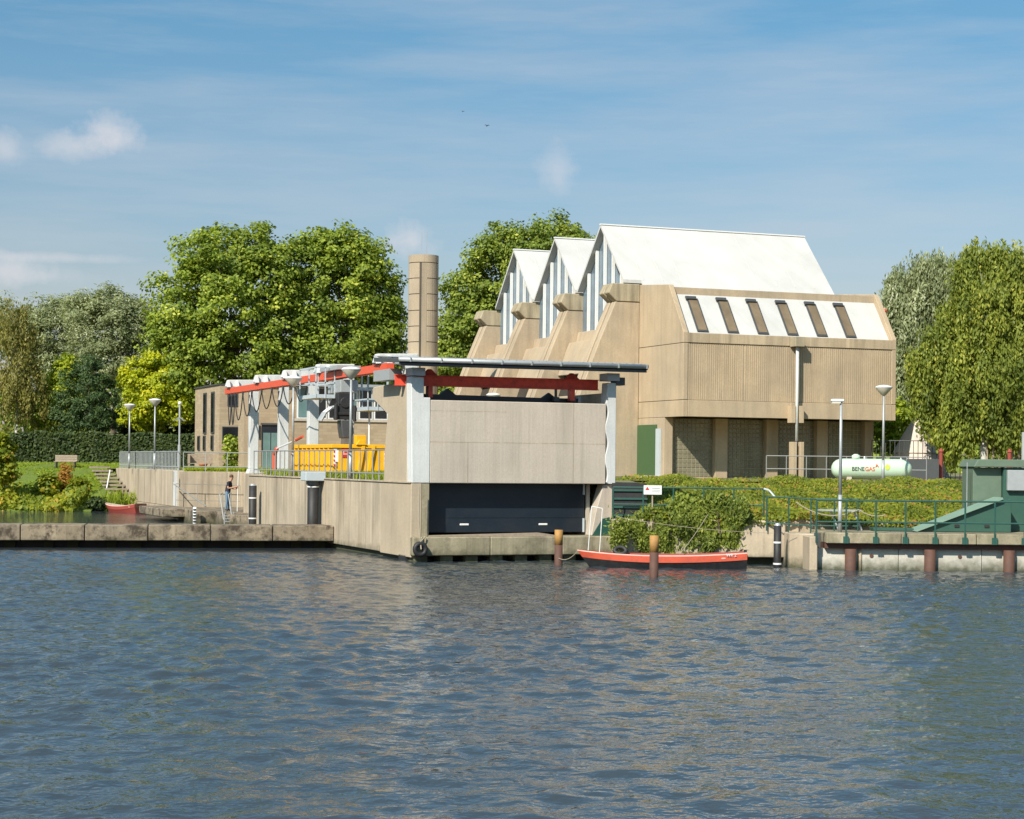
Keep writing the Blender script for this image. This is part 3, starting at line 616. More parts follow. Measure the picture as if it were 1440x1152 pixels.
for i, y in enumerate((32.7, 26.9, 21.8, 16.5, 8.5)):
    if i < 4: lab = ['white crane pillar farthest from the gate, at the basin corner', 'white crane pillar second farthest from the gate, beside the teal door', 'white crane pillar rising behind the left end of the yellow skip', 'white crane pillar directly behind the black grab'][i]
    else: lab = 'white crane pillar head showing above the canopy roof corner'
    t = thing('crane_pillar', lab, 'pillar', (2.4,y,2.4), 'white pillars carrying the crane beam')
    MB().box(2.17, 2.60, y-.2, y+.2, 2.62, 6.30).build('shaft', M['whitec'], t, bevel=.02)
    MB().prism([(2.08,2.4),(2.69,2.4),(2.62,2.62),(2.15,2.62)], y-.28, y+.28, 'y').build('foot', M['whitec'], t, bevel=.02)
    MB().prism([(2.60,6.31),(2.60,6.86),(1.12,6.82),(1.02,6.50),(2.1,6.48),(2.17,6.31)], y-.2, y+.2, 'y').build('arm', M['whitec'], t, bevel=.02)
    for q in (1.04, 1.46): MB().prism([(q,6.47),(q+.16,6.47),(q+.10,6.80),(q+.04,6.80)], y-.34, y-.202, 'y').build('fin', M['white'], t)
    MB().box(1.10, 1.85, y-.42, y+.42, 6.463, 6.478).build('hanger_plate', M['grey'], t)
t = thing('crane_trolley', 'pale blue crane trolley with two railed platforms on the beam', 'crane', (1.3,14,5.3))
def cage(x0, x1, y0, y1, z0, z1):
    MB().box(x0, x1, y0, y1, z0, z0+.14).build('platform', M['pale'], t)
    for (x, y) in ((x0,y0),(x1,y0),(x0,y1),(x1,y1),((x0+x1)/2,y0),((x0+x1)/2,y1)): MB().box(x-.02, x+.02, y-.02, y+.02, z0, z1).build('post', M['pale'], t)
    for z in (z1, (z0+z1)/2): MB().box(x0-.02,x1+.02,y0-.02,y0+.02,z-.025,z+.025).box(x0-.02,x1+.02,y1-.02,y1+.02,z-.025,z+.025).box(x0-.02,x0+.02,y0,y1,z-.025,z+.025).box(x1-.02,x1+.02,y0,y1,z-.025,z+.025).build('rail', M['pale'], t)
cage(.42, 1.15, 14.0, 16.4, 5.42, 6.58); cage(1.75, 2.5, 11.6, 13.6, 4.92, 5.75)
for (x,y) in ((1.75,11.6),(2.5,11.6),(2.1,13.6)): MB().box(x-.03,x+.03,y-.03,y+.03,5.7,6.5).build('hanger', M['pale'], t)
MB().box(1.16, 1.85, 13.2, 15.0, 5.62, 6.10).build('motor_housing', M['grey'], t, bevel=.02)
MB().box(.95, 1.85, 12.9, 15.4, 6.47, 6.62).build('carriage', M['grey'], t)
MB().tube([(.55,14,5.42),(.62,14,5.24),(.72,14,5.42)], .022).tube([(.85,14,5.42),(.94,14,5.12),(1.03,14,5.42)], .022).build('hook_loop', M['dgrey'], t)
t = thing('grab', 'black hydraulic clamshell grab hanging above the yellow skip', 'grab', (1.35,13.8,3.9)); G = Matrix.Translation((1.28,13.3,-.02))
MB(G).box(-.22,.26,-.2,.2,5.16,5.62).cyl((.02,-.3,5.25),(.02,.3,5.25),.2).cyl((-.2,-.1,5.4),(.3,-.1,5.55),.06).build('rotator', M['black'], t, bevel=.03)
MB(G).box(-.30,.34,-.25,.25,4.62,5.15).cyl((-.34,-.28,4.6),(-.34,-.28,5.2),.08).cyl((.38,-.28,4.55),(.38,-.28,5.15),.08).box(-.36,.40,-.3,-.2,4.78,4.9).build('frame', M['black'], t, bevel=.04)
MB(G).prism([(-.14,4.6),(.30,4.6),(.36,4.12),(.28,3.92),(-.06,3.92),(-.12,4.3)], -.3, .3, 'y').build('clamshell', M['dgrey'], t, bevel=.03)
MB(G).box(.24,.27,-.33,-.301,4.0,4.45).build('wear_strip', M['grey'], t)
mb = MB(G)
for q in range(3): mb.tube([(-.2,-.1+.16*q,5.12),(-.46,-.1+.16*q,5.05),(-.70,-.1+.16*q,4.86),(-.88,-.1+.16*q,4.55)], .06, 6)
mb.build('hose_guide', M['grey'], t)
tag(MB(G).bar((.95,-.3,2.5),(.95,-.3,4.95),.035).build('prop', M['white']), 'thin white prop under the right crane platform', 'prop')

# ---- quay railing with posts as single bars
def railing(name, label, pts, zb, hgt, step, mats, mids=(.5,), r=.022, pr=.022, group=None, square=False):
    pts = [Vector(p) for p in pts]
    t = thing(name, label, 'railing', pts[0], group)
    for z in (hgt,)+tuple(mids):
        mb = MB(); mb.tube([p+Vector((0,0,z)) for p in pts], r, 8); mb.build('rail', mats, t)
    locs = []
    for a, b_ in zip(pts[:-1], pts[1:]):
        n = max(1, round((b_-a).length/step)); locs += [tuple(a.lerp(b_, k/n)) for k in range(n)]
    locs.append(tuple(pts[-1])); rep('post', MB().cyl((0,0,0),(0,0,hgt-.01),pr,n=6), mats, locs, t); return t
railing('quay_railing', 'grey steel railing on the quay wall in front of the yellow skip', [(-.18,3.0,2.44),(-.18,21.5,2.44)], 0, .98, .74, M['railgrey'], (.22,))
railing('bank_railing', 'grey railing with close bars behind the mushroom lamps', [(1.0,44.0,2.46),(1.0,63.4,2.46)], 0, 1.0, .42, M['grey'], (.18,), .03)
railing('basin_railing', 'grey railing with wide spaced posts above the man', [(1.1,43.2,2.42),(4.6,43.2,2.42)], 0, 1.0, 1.1, M['grey'], (.25,), .026)
railing('landing_railing', 'thin dark railing along the landing behind the man', [(.6,42.6,.62),(4.0,42.6,.55)], 0, 1.15, 1.2, M['railgrey'], (.3,), .016, .016)
tag(MB().tube([(.5,42.7,2.4),(.5,42.7,1.85)], .02).tube([(.5,42.7,1.75),(1.0,36.8,.75)], .03).build('stair_handrail', M['railgrey']), 'dark sloping handrail going down to the landing slab', 'handrail')

# ---- lamps
def lamp(base, hgt, label, name='street_lamp', cat='street lamp', s=1.):
    x, y, z = base; t = thing(name, label, cat, base, 'mushroom street lamps')
    MB().cyl((x,y,z),(x,y,z+.9),.065*s,.062*s,10).cyl((x,y,z+.9),(x,y,z+hgt-.42),.052*s,.04*s,10).build('pole', M['white'] if False else M['grey'], t, True)
    MB().lathe([(.05,-.42),(.09,-.40),(.33,-.13),(.335,-.11)], (x,y,z+hgt)).build('lamp_shade', M['lampshade'], t, True)
    MB().lathe([(.335,-.11),(.36,-.10),(.30,-.04),(.12,.0),(0.001,.01)], (x,y,z+hgt)).build('cap', M['white'], t, True); return t
M['lampshade'] = paint('lamp_diffuser', (.62,.58,.48), .4, amount=.15)
lamp((.0,7.75,2.44), 3.86, 'mushroom lamp in front of the yellow skip and grab'); lamp((.0,15.75,2.44), 3.86, 'mushroom lamp between the white crane pillars')
lamp((.55,57.1,2.46), 3.86, 'leftmost mushroom lamp on the bank wall'); lamp((.7,49.5,2.46), 3.95, 'second mushroom lamp from the left on the bank wall')
lamp((22.75,10.0,2.4), 3.9, 'mushroom lamp beside the mint gas tank')
lamp((12.6,27.5,2.4), 3.9, 'mushroom lamp behind the gate with only its cap showing')
t = thing('mast', 'grey mast with a ball top and thin antenna arms', 'mast', (1.1,44.4,2.46))
MB().cyl((1.1,44.4,2.46),(1.1,44.4,3.8),.085,n=8).cyl((1.1,44.4,3.8),(1.1,44.4,5.95),.05,n=8).build('pole', M['grey'], t); MB().lathe([(.001,.12),(.08,.08),(.1,0),(.06,-.08),(.001,-.1)], (1.1,44.4,6.02), 10).build('ball', M['white'], t, True)
mb = MB(); [mb.bar((1.1,44.4,5.3),(1.1+.35*math.cos(a),44.4+.35*math.sin(a),5.08),.012,5) for a in (0,1.05,2.1,3.14,4.2,5.2)]; mb.build('antenna_arm', M['grey'], t)
x, y = wv(9.72,54.7).xy; t = thing('dock_lamp', 'slim grey pole lamp with flat head on the green railed dock', 'street lamp', (x,y,1.1))
MB().cyl((x,y,1.1),(x,y,2.2),.062,n=10).cyl((x,y,2.2),(x,y,4.95),.05,.04,10).build('pole', M['grey'], t, True)
p = wv(9.72,54.7,4.98); MB(RB).box(9.42,9.80,54.6,54.8,4.95,5.03).build('lamp_head', M['white'], t, bevel=.02); MB(RB).box(9.44,9.70,54.62,54.78,4.90,4.95).build('lens', M['lampshade'], t)

# ---- yellow skip
t = thing('skip', 'large yellow steel skip with red sign and striped corners', 'container', (1.7,13.5,2.5))
x0,x1,ya,yb,zb,zt = .36,2.50,11.3,16.9,2.62,3.62
MB().box(x0,x1,ya,ya+.06,zb,zt).build('end_plate', M['yellow'], t); MB().box(x0,x1,yb-.06,yb,zb,zt).build('end_plate', M['yellow'], t)
for x in (x0,x1-.06): MB().box(x,x+.06,ya+.06,yb-.06,zb,zt).build('side_plate', M['yellow'], t)
MB().box(x0+.06,x1-.06,ya+.06,yb-.06,zb,zb+.05).build('floor', M['yellow'], t)
MB().box(x0-.06,x1+.06,ya-.06,ya,zt-.1,zt+.04).box(x0-.06,x0,ya,yb,zt-.1,zt+.04).box(x1,x1+.06,ya,yb,zt-.1,zt+.04).build('rim', M['yellow'], t, bevel=.01)
rep('rib', MB().box(-.05,0,-.05,.05,0,.94), M['yellow'], [(x0,ya+.5+.62*k,zb) for k in range(9)], t)
for x in (x0+.9, x1-.85): MB().prism([(x,zb),(x+.12,zb),(x+.3,zt+.0),(x+.18,zt+.0)], ya-.09, ya, 'y').build('brace', M['yellow'], t)
MB().box(1.22,1.60,ya-.05,ya+.3,zt+.04,zt+.38).prism([(1.20,zt+.02),(1.62,zt+.02),(1.50,zt+.2),(1.32,zt+.2)], ya-.12, ya-.05, 'y').build('hook_tower', M['yellow'], t, bevel=.01)
MB().box(.68,1.00,ya-.025,ya-.002,3.18,3.58).build('sign', M['redsign'], t); MB().box(.74,.92,ya-.032,ya-.026,3.28,3.33).box(.74,.92,ya-.032,ya-.026,3.40,3.44).box(.74,.78,ya-.032,ya-.026,3.33,3.40).build('sign_mark', M['pink'], t)
for x in (x0+.02, x1-.2):
    MB().box(x,x+.13,ya-.022,ya-.002,2.85,3.5).build('warning_plate', M['white'], t)
    for q in range(4): MB().prism([(x,2.88+q*.16),(x+.13,2.80+q*.16+.0),(x+.13,2.88+q*.16),(x,2.96+q*.16)], ya-.03, ya-.023, 'y').build('stripe', M['redsign'], t)
for x in (x0+.2,x1-.35): MB().cyl((x,ya+.3,2.5),(x+.16,ya+.3,2.5),.1).cyl((x,yb-.3,2.5),(x+.16,yb-.3,2.5),.1).build('roller', M['dgrey'], t)
for k in range(2): MB().box(.7+k*1.1,.82+k*1.1,ya,yb,2.48,2.62).build('skid', M['dgrey'], t)
tag(MB().box(-.22,-.20,8.55,8.9,3.02,3.42).build('notice', M['white']), 'small white notice on the quay railing before the skip', 'sign')
t = thing('loading_arm', 'red and white raised barrier arm behind the quay railing', 'barrier', (1.2,23.6,2.4))
MB().tube([(1.2,23.6,2.4),(1.2,23.6,3.3),(1.2,23.2,3.55)], .09).build('stand', M['orange'], t); MB().bar((1.2,23.2,3.55),(1.2,20.0,3.88),.035).build('arm', M['white'], t); MB().bar((1.2,20.0,3.88),(1.2,18.9,4.02),.06).build('tip', M['orange'], t)

# ---- mooring posts
def black_post(x, y, r, z1, label, rings, cap=None):
    t = thing('mooring_post', label, 'post', (x,y,0), 'black mooring posts')
    MB().cyl((x,y,-.8),(x,y,z1),r,n=18).build('shaft', M['black'], t, True)
    for z in rings: MB().cyl((x,y,z),(x,y,z+.05),r+.012,n=18).build('band', M['white'], t)
    if cap: MB().box(x-.37,x+.37,y-.37,y+.37,z1,z1+.33).build('cap_box', M['pale'], t, bevel=.02); MB().cyl((x,y,z1-.14),(x,y,z1),r+.05,n=16).build('collar', M['dgrey'], t)
    else: MB().cyl((x,y,z1),(x,y,z1+.07),r*.9,r*.6,16).build('cap', M['grey'], t)
black_post(-.68,19.5,.155,2.02,'black mooring post with white bands right of the man',(.68,1.5))
black_post(-.62,10.35,.20,2.33,'black mooring post with a pale blue box on top',(2.10,),True)
x, y = wv(7.98,55.4).xy; black_post(x,y,.115,1.25,'thin black mooring post with grey top beside the green railing',(.08,.72))
MB(RB)
for (X, D, z1, lab) in ((1.42,55.3,1.06,'ochre topped timber mooring post left of the red boat'), (3.86,49.9,1.13,'ochre topped timber mooring post in front of the red boat')):
    x, y = wv(X,D).xy; t = thing('timber_post', lab, 'post', (x,y,0), 'ochre and brown mooring posts')
    MB().cyl((x,y,-.8),(x,y,z1-.45),.122,n=16).build('shaft', M['rust'], t, True); MB().cyl((x,y,z1-.45),(x,y,z1),.124,n=16).build('painted_top', M['ochre'], t, True)
x, y = -.28, 33.2; t = thing('depth_gauge', 'white and black striped depth gauge post in the basin', 'gauge', (x,y,0))
MB().cyl((x,y,-.5),(x,y,.80),.085,n=14).build('post', M['white'], t, True); [MB().box(x-.09,x+.05,y-.10,y-.06,.08+k*.14,.15+k*.14).build('mark', M['ink'], t) for k in range(5)]

# ---- ladder by the landing
t = thing('ladder', 'small galvanised steel ladder with handrails beside the man', 'ladder', (.75,31.2,0))
for q in (.45,.85): MB().tube([(q,30.0,-.2),(q,30.0,.45),(q+.25,31.0,.62)], .025).build('rail', M['grey'], t); MB().tube([(q,30.2,.3),(q-.1,30.6,1.45),(q+.25,31.6,1.5),(q+.3,31.8,.55)], .02).build('handrail', M['grey'], t)
for k in range(5): MB().bar((.45,30.0,-.05+k*.13),(.85,30.0,-.05+k*.13),.022).build('rung', M['grey'], t)

# ---- man with staff
def skin_mesh(nodes, edges, name):
    me = bpy.data.meshes.new(name); me.from_pydata([n[0] for n in nodes], edges, []); o = bpy.data.objects.new(name, me); COL.objects.link(o)
    sk = o.modifiers.new('s', 'SKIN'); sd_ = me.skin_vertices[0].data
    for i_, n in enumerate(nodes): sd_[i_].radius = n[1] if isinstance(n[1], tuple) else (n[1], n[1]); sd_[i_].use_root = (i_ == 0)
    sb = o.modifiers.new('u', 'SUBSURF'); sb.levels = 2; sb.render_levels = 2
    dg = bpy.context.evaluated_depsgraph_get(); r_ = bpy.data.meshes.new_from_object(o.evaluated_get(dg)); bpy.data.objects.remove(o); return r_
PM = Matrix.Translation((1.72,35.2,.54)) @ Matrix.Rotation(-YAW-R(12), 4, 'Z')       # figure faces +x
nodes = [((0,0,.93),(.13,.16)), ((.02,0,1.15),(.12,.155)), ((.07,0,1.36),(.125,.17)), ((.13,0,1.48),.06), ((.19,0,1.56),.075), ((.205,0,1.66),(.10,.085)), ((.20,0,1.73),.06),
 ((-.01,.10,.86),.095), ((.03,.11,.48),.066), ((-.02,.11,.09),.048), ((.12,.12,.04),.04),
 ((-.01,-.10,.86),.095), ((.0,-.11,.48),.066), ((-.05,-.11,.09),.048), ((.09,-.12,.04),.04),
 ((.09,.19,1.38),.066), ((.10,.25,1.12),.048), ((.36,.12,1.10),.036), ((.42,.05,1.12),.034),
 ((.09,-.19,1.38),.066), ((.11,-.25,1.12),.048), ((.36,-.12,1.16),.036), ((.43,-.05,1.20),.034)]
edges = [(0,1),(1,2),(2,3),(3,4),(4,5),(5,6),(0,7),(7,8),(8,9),(9,10),(0,11),(11,12),(12,13),(13,14),(2,15),(15,16),(16,17),(17,18),(2,19),(19,20),(20,21),(21,22)]
me = skin_mesh(nodes, edges, 'body')
for k in ('skin','shirt','jeans','shoe'): me.materials.append(M[k])
for p in me.polygons:
    c = p.center; p.use_smooth = True
    arm = abs(c.y) > .17 and c.z < 1.22 or c.x > .25
    p.material_index = 3 if c.z < .11 else 2 if c.z < .96 and not (arm and c.x > .22) else 0 if (c.z > 1.475 and c.x > .06) or (arm and c.z < 1.24 and c.z > 1.0 and (c.x > .13 or abs(c.y) > .2)) else 1
me.transform(PM)
man = thing('person', 'man in dark shirt and blue jeans holding a tall pole on the landing', 'person', PM.translation); me.transform(Matrix.Translation(-PM.translation))
for x in ():pass
bo = bpy.data.objects.new('body', me); COL.objects.link(bo); bo.parent = man; ORG[bo.name] = PM.translation.copy()
mb = MB(PM); mb.lathe([(.001,.115),(.06,.10),(.095,.05),(.102,0),(.095,-.03)], (.185,0,1.685), 14); mb.build('hair', M['hair'], man, True)
mb = MB(PM); mb.lathe([(.001,.02),(.012,.0),(.016,-.03),(.001,-.05)], (.305,0,1.65), 8); mb.build('nose', M['skin'], man, True)
for s_ in (1,-1):
    mb = MB(PM)
    hx, hy, hz = (.43,.03*s_,1.12 if s_ > 0 else 1.20)
    mb.box(hx-.02,hx+.06,hy-.02,hy+.02,hz-.04,hz+.045)
    for q in range(4): mb.tube([(hx+.05,hy+s_*.01,hz-.035+q*.023),(hx+.10,hy-s_*.01,hz-.035+q*.023),(hx+.105,hy-s_*.05,hz-.035+q*.022)], .010, 5)
    mb.tube([(hx+.01,hy,hz+.045),(hx+.05,hy-s_*.03,hz+.06)], .011, 5); mb.build('hand', M['skin'], man, True)
for s_ in (1,-1): pass
p0 = PM @ Vector((.50,0,.0)); p1 = PM @ Vector((.54,0,1.98))
tag(MB().cyl(p0,p1,.022,n=8).build('staff', M['white']), 'tall white pole held upright by the man', 'pole')

# ---- benches, pot, steps
t = thing('bench', 'pale wooden bench on the lawn in front of the ivy', 'bench', spot(92,652,121)); bx = spot(92,652,121)
BM = Matrix.Translation((bx.x,bx.y,2.42)) @ Matrix.Rotation(-YAW, 4, 'Z')
for k in range(3): MB(BM).box(-.72,.72,.2,.24,.42+k*.14,.54+k*.14).build('back_slat', M['wood'], t)
for k in range(3): MB(BM).box(-.72,.72,-.2+k*.13,-.09+k*.13,.38,.42).build('seat_slat', M['wood'], t)
for x in (-.6,.6): MB(BM).box(x-.04,x+.04,-.2,.22,0,.38).build('leg', M['dgrey'], t)
p = spot(292,655,101); BM = Matrix.Translation((p.x,p.y+2.0,2.4)) @ Matrix.Rotation(-.1, 4, 'Z')
t = thing('bench', 'weathered grey bench behind the railing with a terracotta pot before it', 'bench', BM.translation)
for k in range(4): MB(BM).box(-.68,.68,.2,.24,.45+k*.13,.57+k*.13).build('back_slat', M['wood'], t)
for k in range(3): MB(BM).box(-.68,.68,-.2+k*.13,-.09+k*.13,.40,.44).build('seat_slat', M['wood'], t)
for x in (-.62,.62): MB(BM).box(x-.04,x+.04,-.2,.24,0,.95 if x else .4).build('leg', M['wood'], t)
t = thing('flower_pot', 'terracotta pot in front of the weathered bench', 'pot', BM @ Vector((.1,-.6,0)))
q = BM @ Vector((.1,-.6,0)); MB().lathe([(.001,0),(.16,0),(.22,.34),(.25,.36),(.25,.42),(.21,.42),(.20,.35),(.001,.34)], q, 14).build('pot', M['terra'], t, True)
t = thing('steps', 'wooden garden steps climbing the bank beside the concrete wall', 'steps', (.2,60,.8))
for k in range(9):
    f_ = k/8; MB().box(-.55+.1*f_, .74, 56.2+f_*9.5, 56.9+f_*9.5, .72+f_*1.7, .83+f_*1.7).build('step', M['wood'], t)
q = spot(150,676,112); tag(MB().bar((q.x,q.y,1.2),(q.x+.25,q.y+.3,2.35),.04).build('stake', M['white']), 'white stake leaning beside the garden steps', 'stake')

# ---- boats
M['hullred'] = paint('faded_red_hull', (.30,.05,.035), .6, 0, (.16,.05,.04), .6)
M['boatred'] = paint('boat_red_paint', (.62,.10,.05), .6, 0, (.36,.08,.05), .7, 4)
def hull(name, label, HM, L, W, sheer, parts_m, bowrake=.35, n=18, text=None):
    o_ = HM.translation.copy(); t = thing(name, label, 'boat', o_)
    def row(fw, fz):
        L_, R_ = [], []
        for k in range(n+1):
            s_ = k/n; x = (s_-.5)*L; w_ = W/2*min(1, (math.sin(min(1, s_*2.2)*math.pi/2))**.7)*(1-.25*max(0, s_-.6)/.4); z = fz(s_); zz = z
            xr = x+bowrake*(1-s_)**3*(1-(z/ max(sheer(s_),.01))) if s_ < .5 else x
            L_.append((xr, -w_*fw, zz)); R_.append((xr, w_*fw, zz))
        return L_, R_
    def strip(nm, a, b_, m):
        mb = MB(HM)
        for A_, B_, flip in ((a[0], b_[0], 0), (a[1], b_[1], 1)):
            vs = A_+B_; fs = [(k, k+1, k+n+2, k+n+1) for k in range(n)]; mb.add(vs, [f[::-1] if flip else f for f in fs])
        mb.add([a[0][-1], a[1][-1], b_[1][-1], b_[0][-1]], [(0,1,2,3)]); mb.add([a[0][0], a[1][0], b_[1][0], b_[0][0]], [(0,3,2,1)])
        o = mb.build(nm, m, t, True); return o
    r0 = row(.72, lambda s: -.12); r1 = row(.96, lambda s: sheer(s)-.18); r2 = row(1.0, sheer); r3 = row(.86, lambda s: sheer(s)+.03); r4 = row(.72, lambda s: .06); r1b = row(.985, lambda s: sheer(s)-.185)
    strip('hull', r0, r1, parts_m[0]); strip('strake', r1b, r2, parts_m[1]); strip('gunwale', r2, r3, parts_m[2]); strip('inner_side', r3, r4, parts_m[3])
    mb = MB(HM); mb.add(r4[0]+r4[1], [(k, k+1, k+n+2, k+n+1) for k in range(n)]); mb.build('floor', parts_m[3], t)
    for s_ in (.35,.62,.85): MB(HM).box((s_-.5)*L-.1,(s_-.5)*L+.1,-W*.42,W*.42,sheer(s_)-.11,sheer(s_)-.07).build('thwart', parts_m[2], t)
    return t
sh = lambda s: .36+.13*(2*s-.95)**2 if s < .5 else .36+.10*(2*s-1)**2
HM = Matrix.Translation(wv(4.44,54.6)) @ Matrix.Rotation(-YAW, 4, 'Z')
bt = hull('rowing_boat', 'long orange red and black rowing boat moored under the hanging shrub', HM, 4.95, 1.25, sh, (M['hullblack'], M['boatred'], M['pink'], M['hullred']))
text_mesh('lettering', 'WR 2', .13, HM @ Matrix.Translation((2.0,-.545,.41)) @ Matrix.Rotation(.13, 4, 'Z') @ Matrix.Rotation(R(90), 4, 'X'), M['white'], bt)
MB(HM).box(2.44,2.52,-.03,.03,-.2,.55).build('rudder', M['hullblack'], bt)
hp = HM.translation
t = thing('tyre_fender', 'black tyre resting on the red rowing boat', 'tyre', wv(3.25,55.0,.42)); mb = MB(RB); vs = []
for a in range(16):
    for b_ in range(6):
        ang, p = 2*math.pi*a/16, 2*math.pi*b_/6; rr = .17+.07*math.cos(p); vs.append((3.25+rr*math.cos(ang), 55.0+.3*rr*math.sin(ang), .47+.07*math.sin(p)+.10*math.sin(ang)))
mb.add(vs, [(a*6+b_, ((a+1)%16)*6+b_, ((a+1)%16)*6+(b_+1)%6, a*6+(b_+1)%6) for a in range(16) for b_ in range(6)]); mb.build('tyre', M['black'], t, True)
tag(MB(RB).tube([(2.28,54.9,.35),(2.38,54.9,1.78),(2.70,54.9,1.72),(2.62,54.9,.35)], .013).build('frame', M['white']), 'thin white frame standing in the bow of the rowing boat', 'frame')
def sag(a, b_, s, n=10): a, b_ = Vector(a), Vector(b_); return [a.lerp(b_, k/n)-Vector((0,0,s*4*(k/n)*(1-k/n))) for k in range(n+1)]
tag(MB().tube(sag(wv(2.0,54.6,.52), wv(1.42,55.18,.22), .15), .010, 5).build('mooring_rope', M['rope']), 'pale rope from the boat bow to the timber post', 'rope')
tag(MB().tube(sag(wv(5.0,54.9,.38), wv(5.9,55.6,1.55), .05), .009, 5).build('mooring_rope', M['rope']), 'pale rope rising from the boat across the shrub', 'rope')
tag(MB().tube(sag(wv(3.15,55.9,1.45), wv(8.5,55.3,1.02), .12), .007, 5).build('mooring_rope', M['rope']), 'long thin rope strung along the shrub to the dock', 'rope')
SM2 = Matrix.Translation(wv(-22.1,105.2)) @ Matrix.Rotation(-YAW-R(38), 4, 'Z')
hull('rowing_boat', 'small red rowing boat moored by the reeds at the left bank', SM2, 3.0, 1.2, lambda s: .34+.16*(2*s-1)**2, (M['hullred'], M['hullred'], M['pink'], M['wood']))

# ================================================================== RIGHT BANK
wall('retaining_wall', 'beige concrete retaining wall behind the rowing boat', MB(RB).box(3.1,8.4,56.6,57.0,.22,1.36), M['quay'])
tag(MB(RB).box(3.1,8.6,56.9,57.3,-.8,.22).build('wall_footing', M['pier']), 'dark recessed footing under the retaining wall by the boat', 'footing')
wall('abutment', 'concrete abutment between the retaining wall and the dock', MB(RB).prism([(8.35,55.6),(8.62,55.4),(10.3,54.3),(10.3,57),(8.35,57)], -.8, 1.02, 'z'), M['quay'])
wall('dock_back_wall', 'low concrete wall between the ground cover and the dock', MB(RB).box(8.41,14.05,56.85,57.1,.6,1.36), M['quay'])
tag(MB(RB).box(9.02,9.2,55.0,55.1,-.8,1.05).build('sheet_edge', M['dgrey']), 'dark steel edge strip set in the concrete abutment', 'steel strip')
wall('gate_abutment', 'stepped concrete abutment right of the gate opening', MB().prism([(6.63,-.2),(7.6,-.2),(7.9,3.0),(6.63,3.0)], -.5, 1.5, 'z').box(6.52,6.62,-.2,2,.77,2.3), M['gate'])
t = thing('dock', 'concrete dock slab on brown pipes with green railing', 'dock', wv(13,55,0))
for k in range(6): MB(RB).box(9.2+k*2.2+.006,9.2+(k+1)*2.2-.006,54.0,58.6,.79,1.1).build('slab', M['ledge'], t, bevel=.02)
MB(RB).box(9.2,23,54.2,58.4,.64,.785).build('beam', M['rust'], t)
for k in range(5): MB(RB).box(8.95+k*2.45,8.95+(k+1)*2.45-.02,54.38,54.6,-.8,.63).build('bulkhead_panel', M['whitewall'], t)
MB(RB).box(8.72,8.95,54.0,55.3,-.8,.98).build('end_post', M['side'], t, bevel=.02)
for X in (9.95,12.28,14.6,16.9): MB(RB).cyl((X,54.2,-.8),(X,54.2,.63),.165,n=18).build('pile', M['rust'], t, True)
for X in (10.6,13.2): MB(RB).cyl((X,54.36,.42),(X,54.379,.42),.06,n=10).build('drain_hole', M['rust'], t)
locs = [wv(8.9+.868*k,53.95,.8) for k in range(15)]
rt = railing('dock_railing', 'dark green steel railing along the dock edge', [locs[0], locs[-1]], 0, 1.25, .868, M['green'], (.62,), .026, .028)
rep('bolt_plate', MB(RB.to_3x3().to_4x4()).box(-.08,.08,-.02,.02,.0,.2), M['green'], [tuple(l) for l in locs[1:]], rt)
railing('bank_rail', 'dark green railing between the gate and the dock', [wv(3.12,56.8,1.36),wv(7.75,56.8,1.36)], 0, .97, .92, M['green'], (.45,), .024, .026)
railing('dock_side_railing', 'dark green railing stepping down towards the pole lamp', [wv(7.8,56.5,1.05),wv(9.0,55.6,1.0),wv(10.4,55.5,1.0)], 0, 1.05, .62, M['green'], (.25,), .022, .024)
tag(MB(RB).tube([(7.75,56.8,2.33),(7.9,56.7,2.28),(8.05,56.5,2.08)], .03).build('handrail_bend', M['pale']), 'pale bent handrail end where the green railings meet', 'handrail')
tag(MB().tube(sag(wv(8.55,55.6,1.95), wv(10.4,55.4,1.75), .28), .018, 5).tube(sag(wv(10.4,55.4,1.75), wv(11.2,55.4,1.6), .1), .018, 5).build('hose', M['rope']), 'pale hose draped over the dock railing', 'hose')
t = thing('trestle', 'folded grey trestle behind the dock railing', 'trestle', wv(10.0,56.2,1.1))
MB(RB).box(9.3,10.6,56.0,56.4,1.68,1.73).build('top', M['grey'], t)
for X in (9.7,10.4): MB(RB).tube([(X,56.2,1.7),(X+.25,56.2,1.1)], .03).build('leg', M['grey'], t)
t = thing('louvre_box', 'dark green slatted box behind the railing next to the gate', 'cabinet', wv(3.6,57.3,1.4))
MB(RB).box(3.15,4.2,57.5,58.1,1.3,2.45).build('body', M['black'], t)
for k in range(4): MB(RB).box(3.13,4.22,57.44,57.5,1.42+k*.26,1.48+k*.26).build('slat', M['green'], t)
t = thing('warning_sign', 'white rectangular sign with red mark on the green railing', 'sign', wv(4.3,56.7,2.1))
MB(RB).box(4.05,4.60,56.72,56.74,2.12,2.40).build('board', M['white'], t)
MB(RB).prism([(4.10,2.27),(4.22,2.27),(4.16,2.36)], 56.70, 56.719, 'y').build('mark', M['redsign'], t)
for k in range(3): MB(RB).box(4.30,4.54,56.71,56.719,2.20+k*.055,2.215+k*.055).build('text_line', M['grey'], t)
MB(RB).box(4.30,4.34,56.76,56.80,1.4,2.15).build('post', M['wood'], t)
t = thing('ladder_plate', 'dark green leaning plate at the gate abutment', 'plate', (6.2,-.0,.76)); MB().prism([(5.75,.77),(6.35,.77),(6.35,1.35),(6.1,1.3)], .02, .06, 'y').build('plate', M['green'], t)
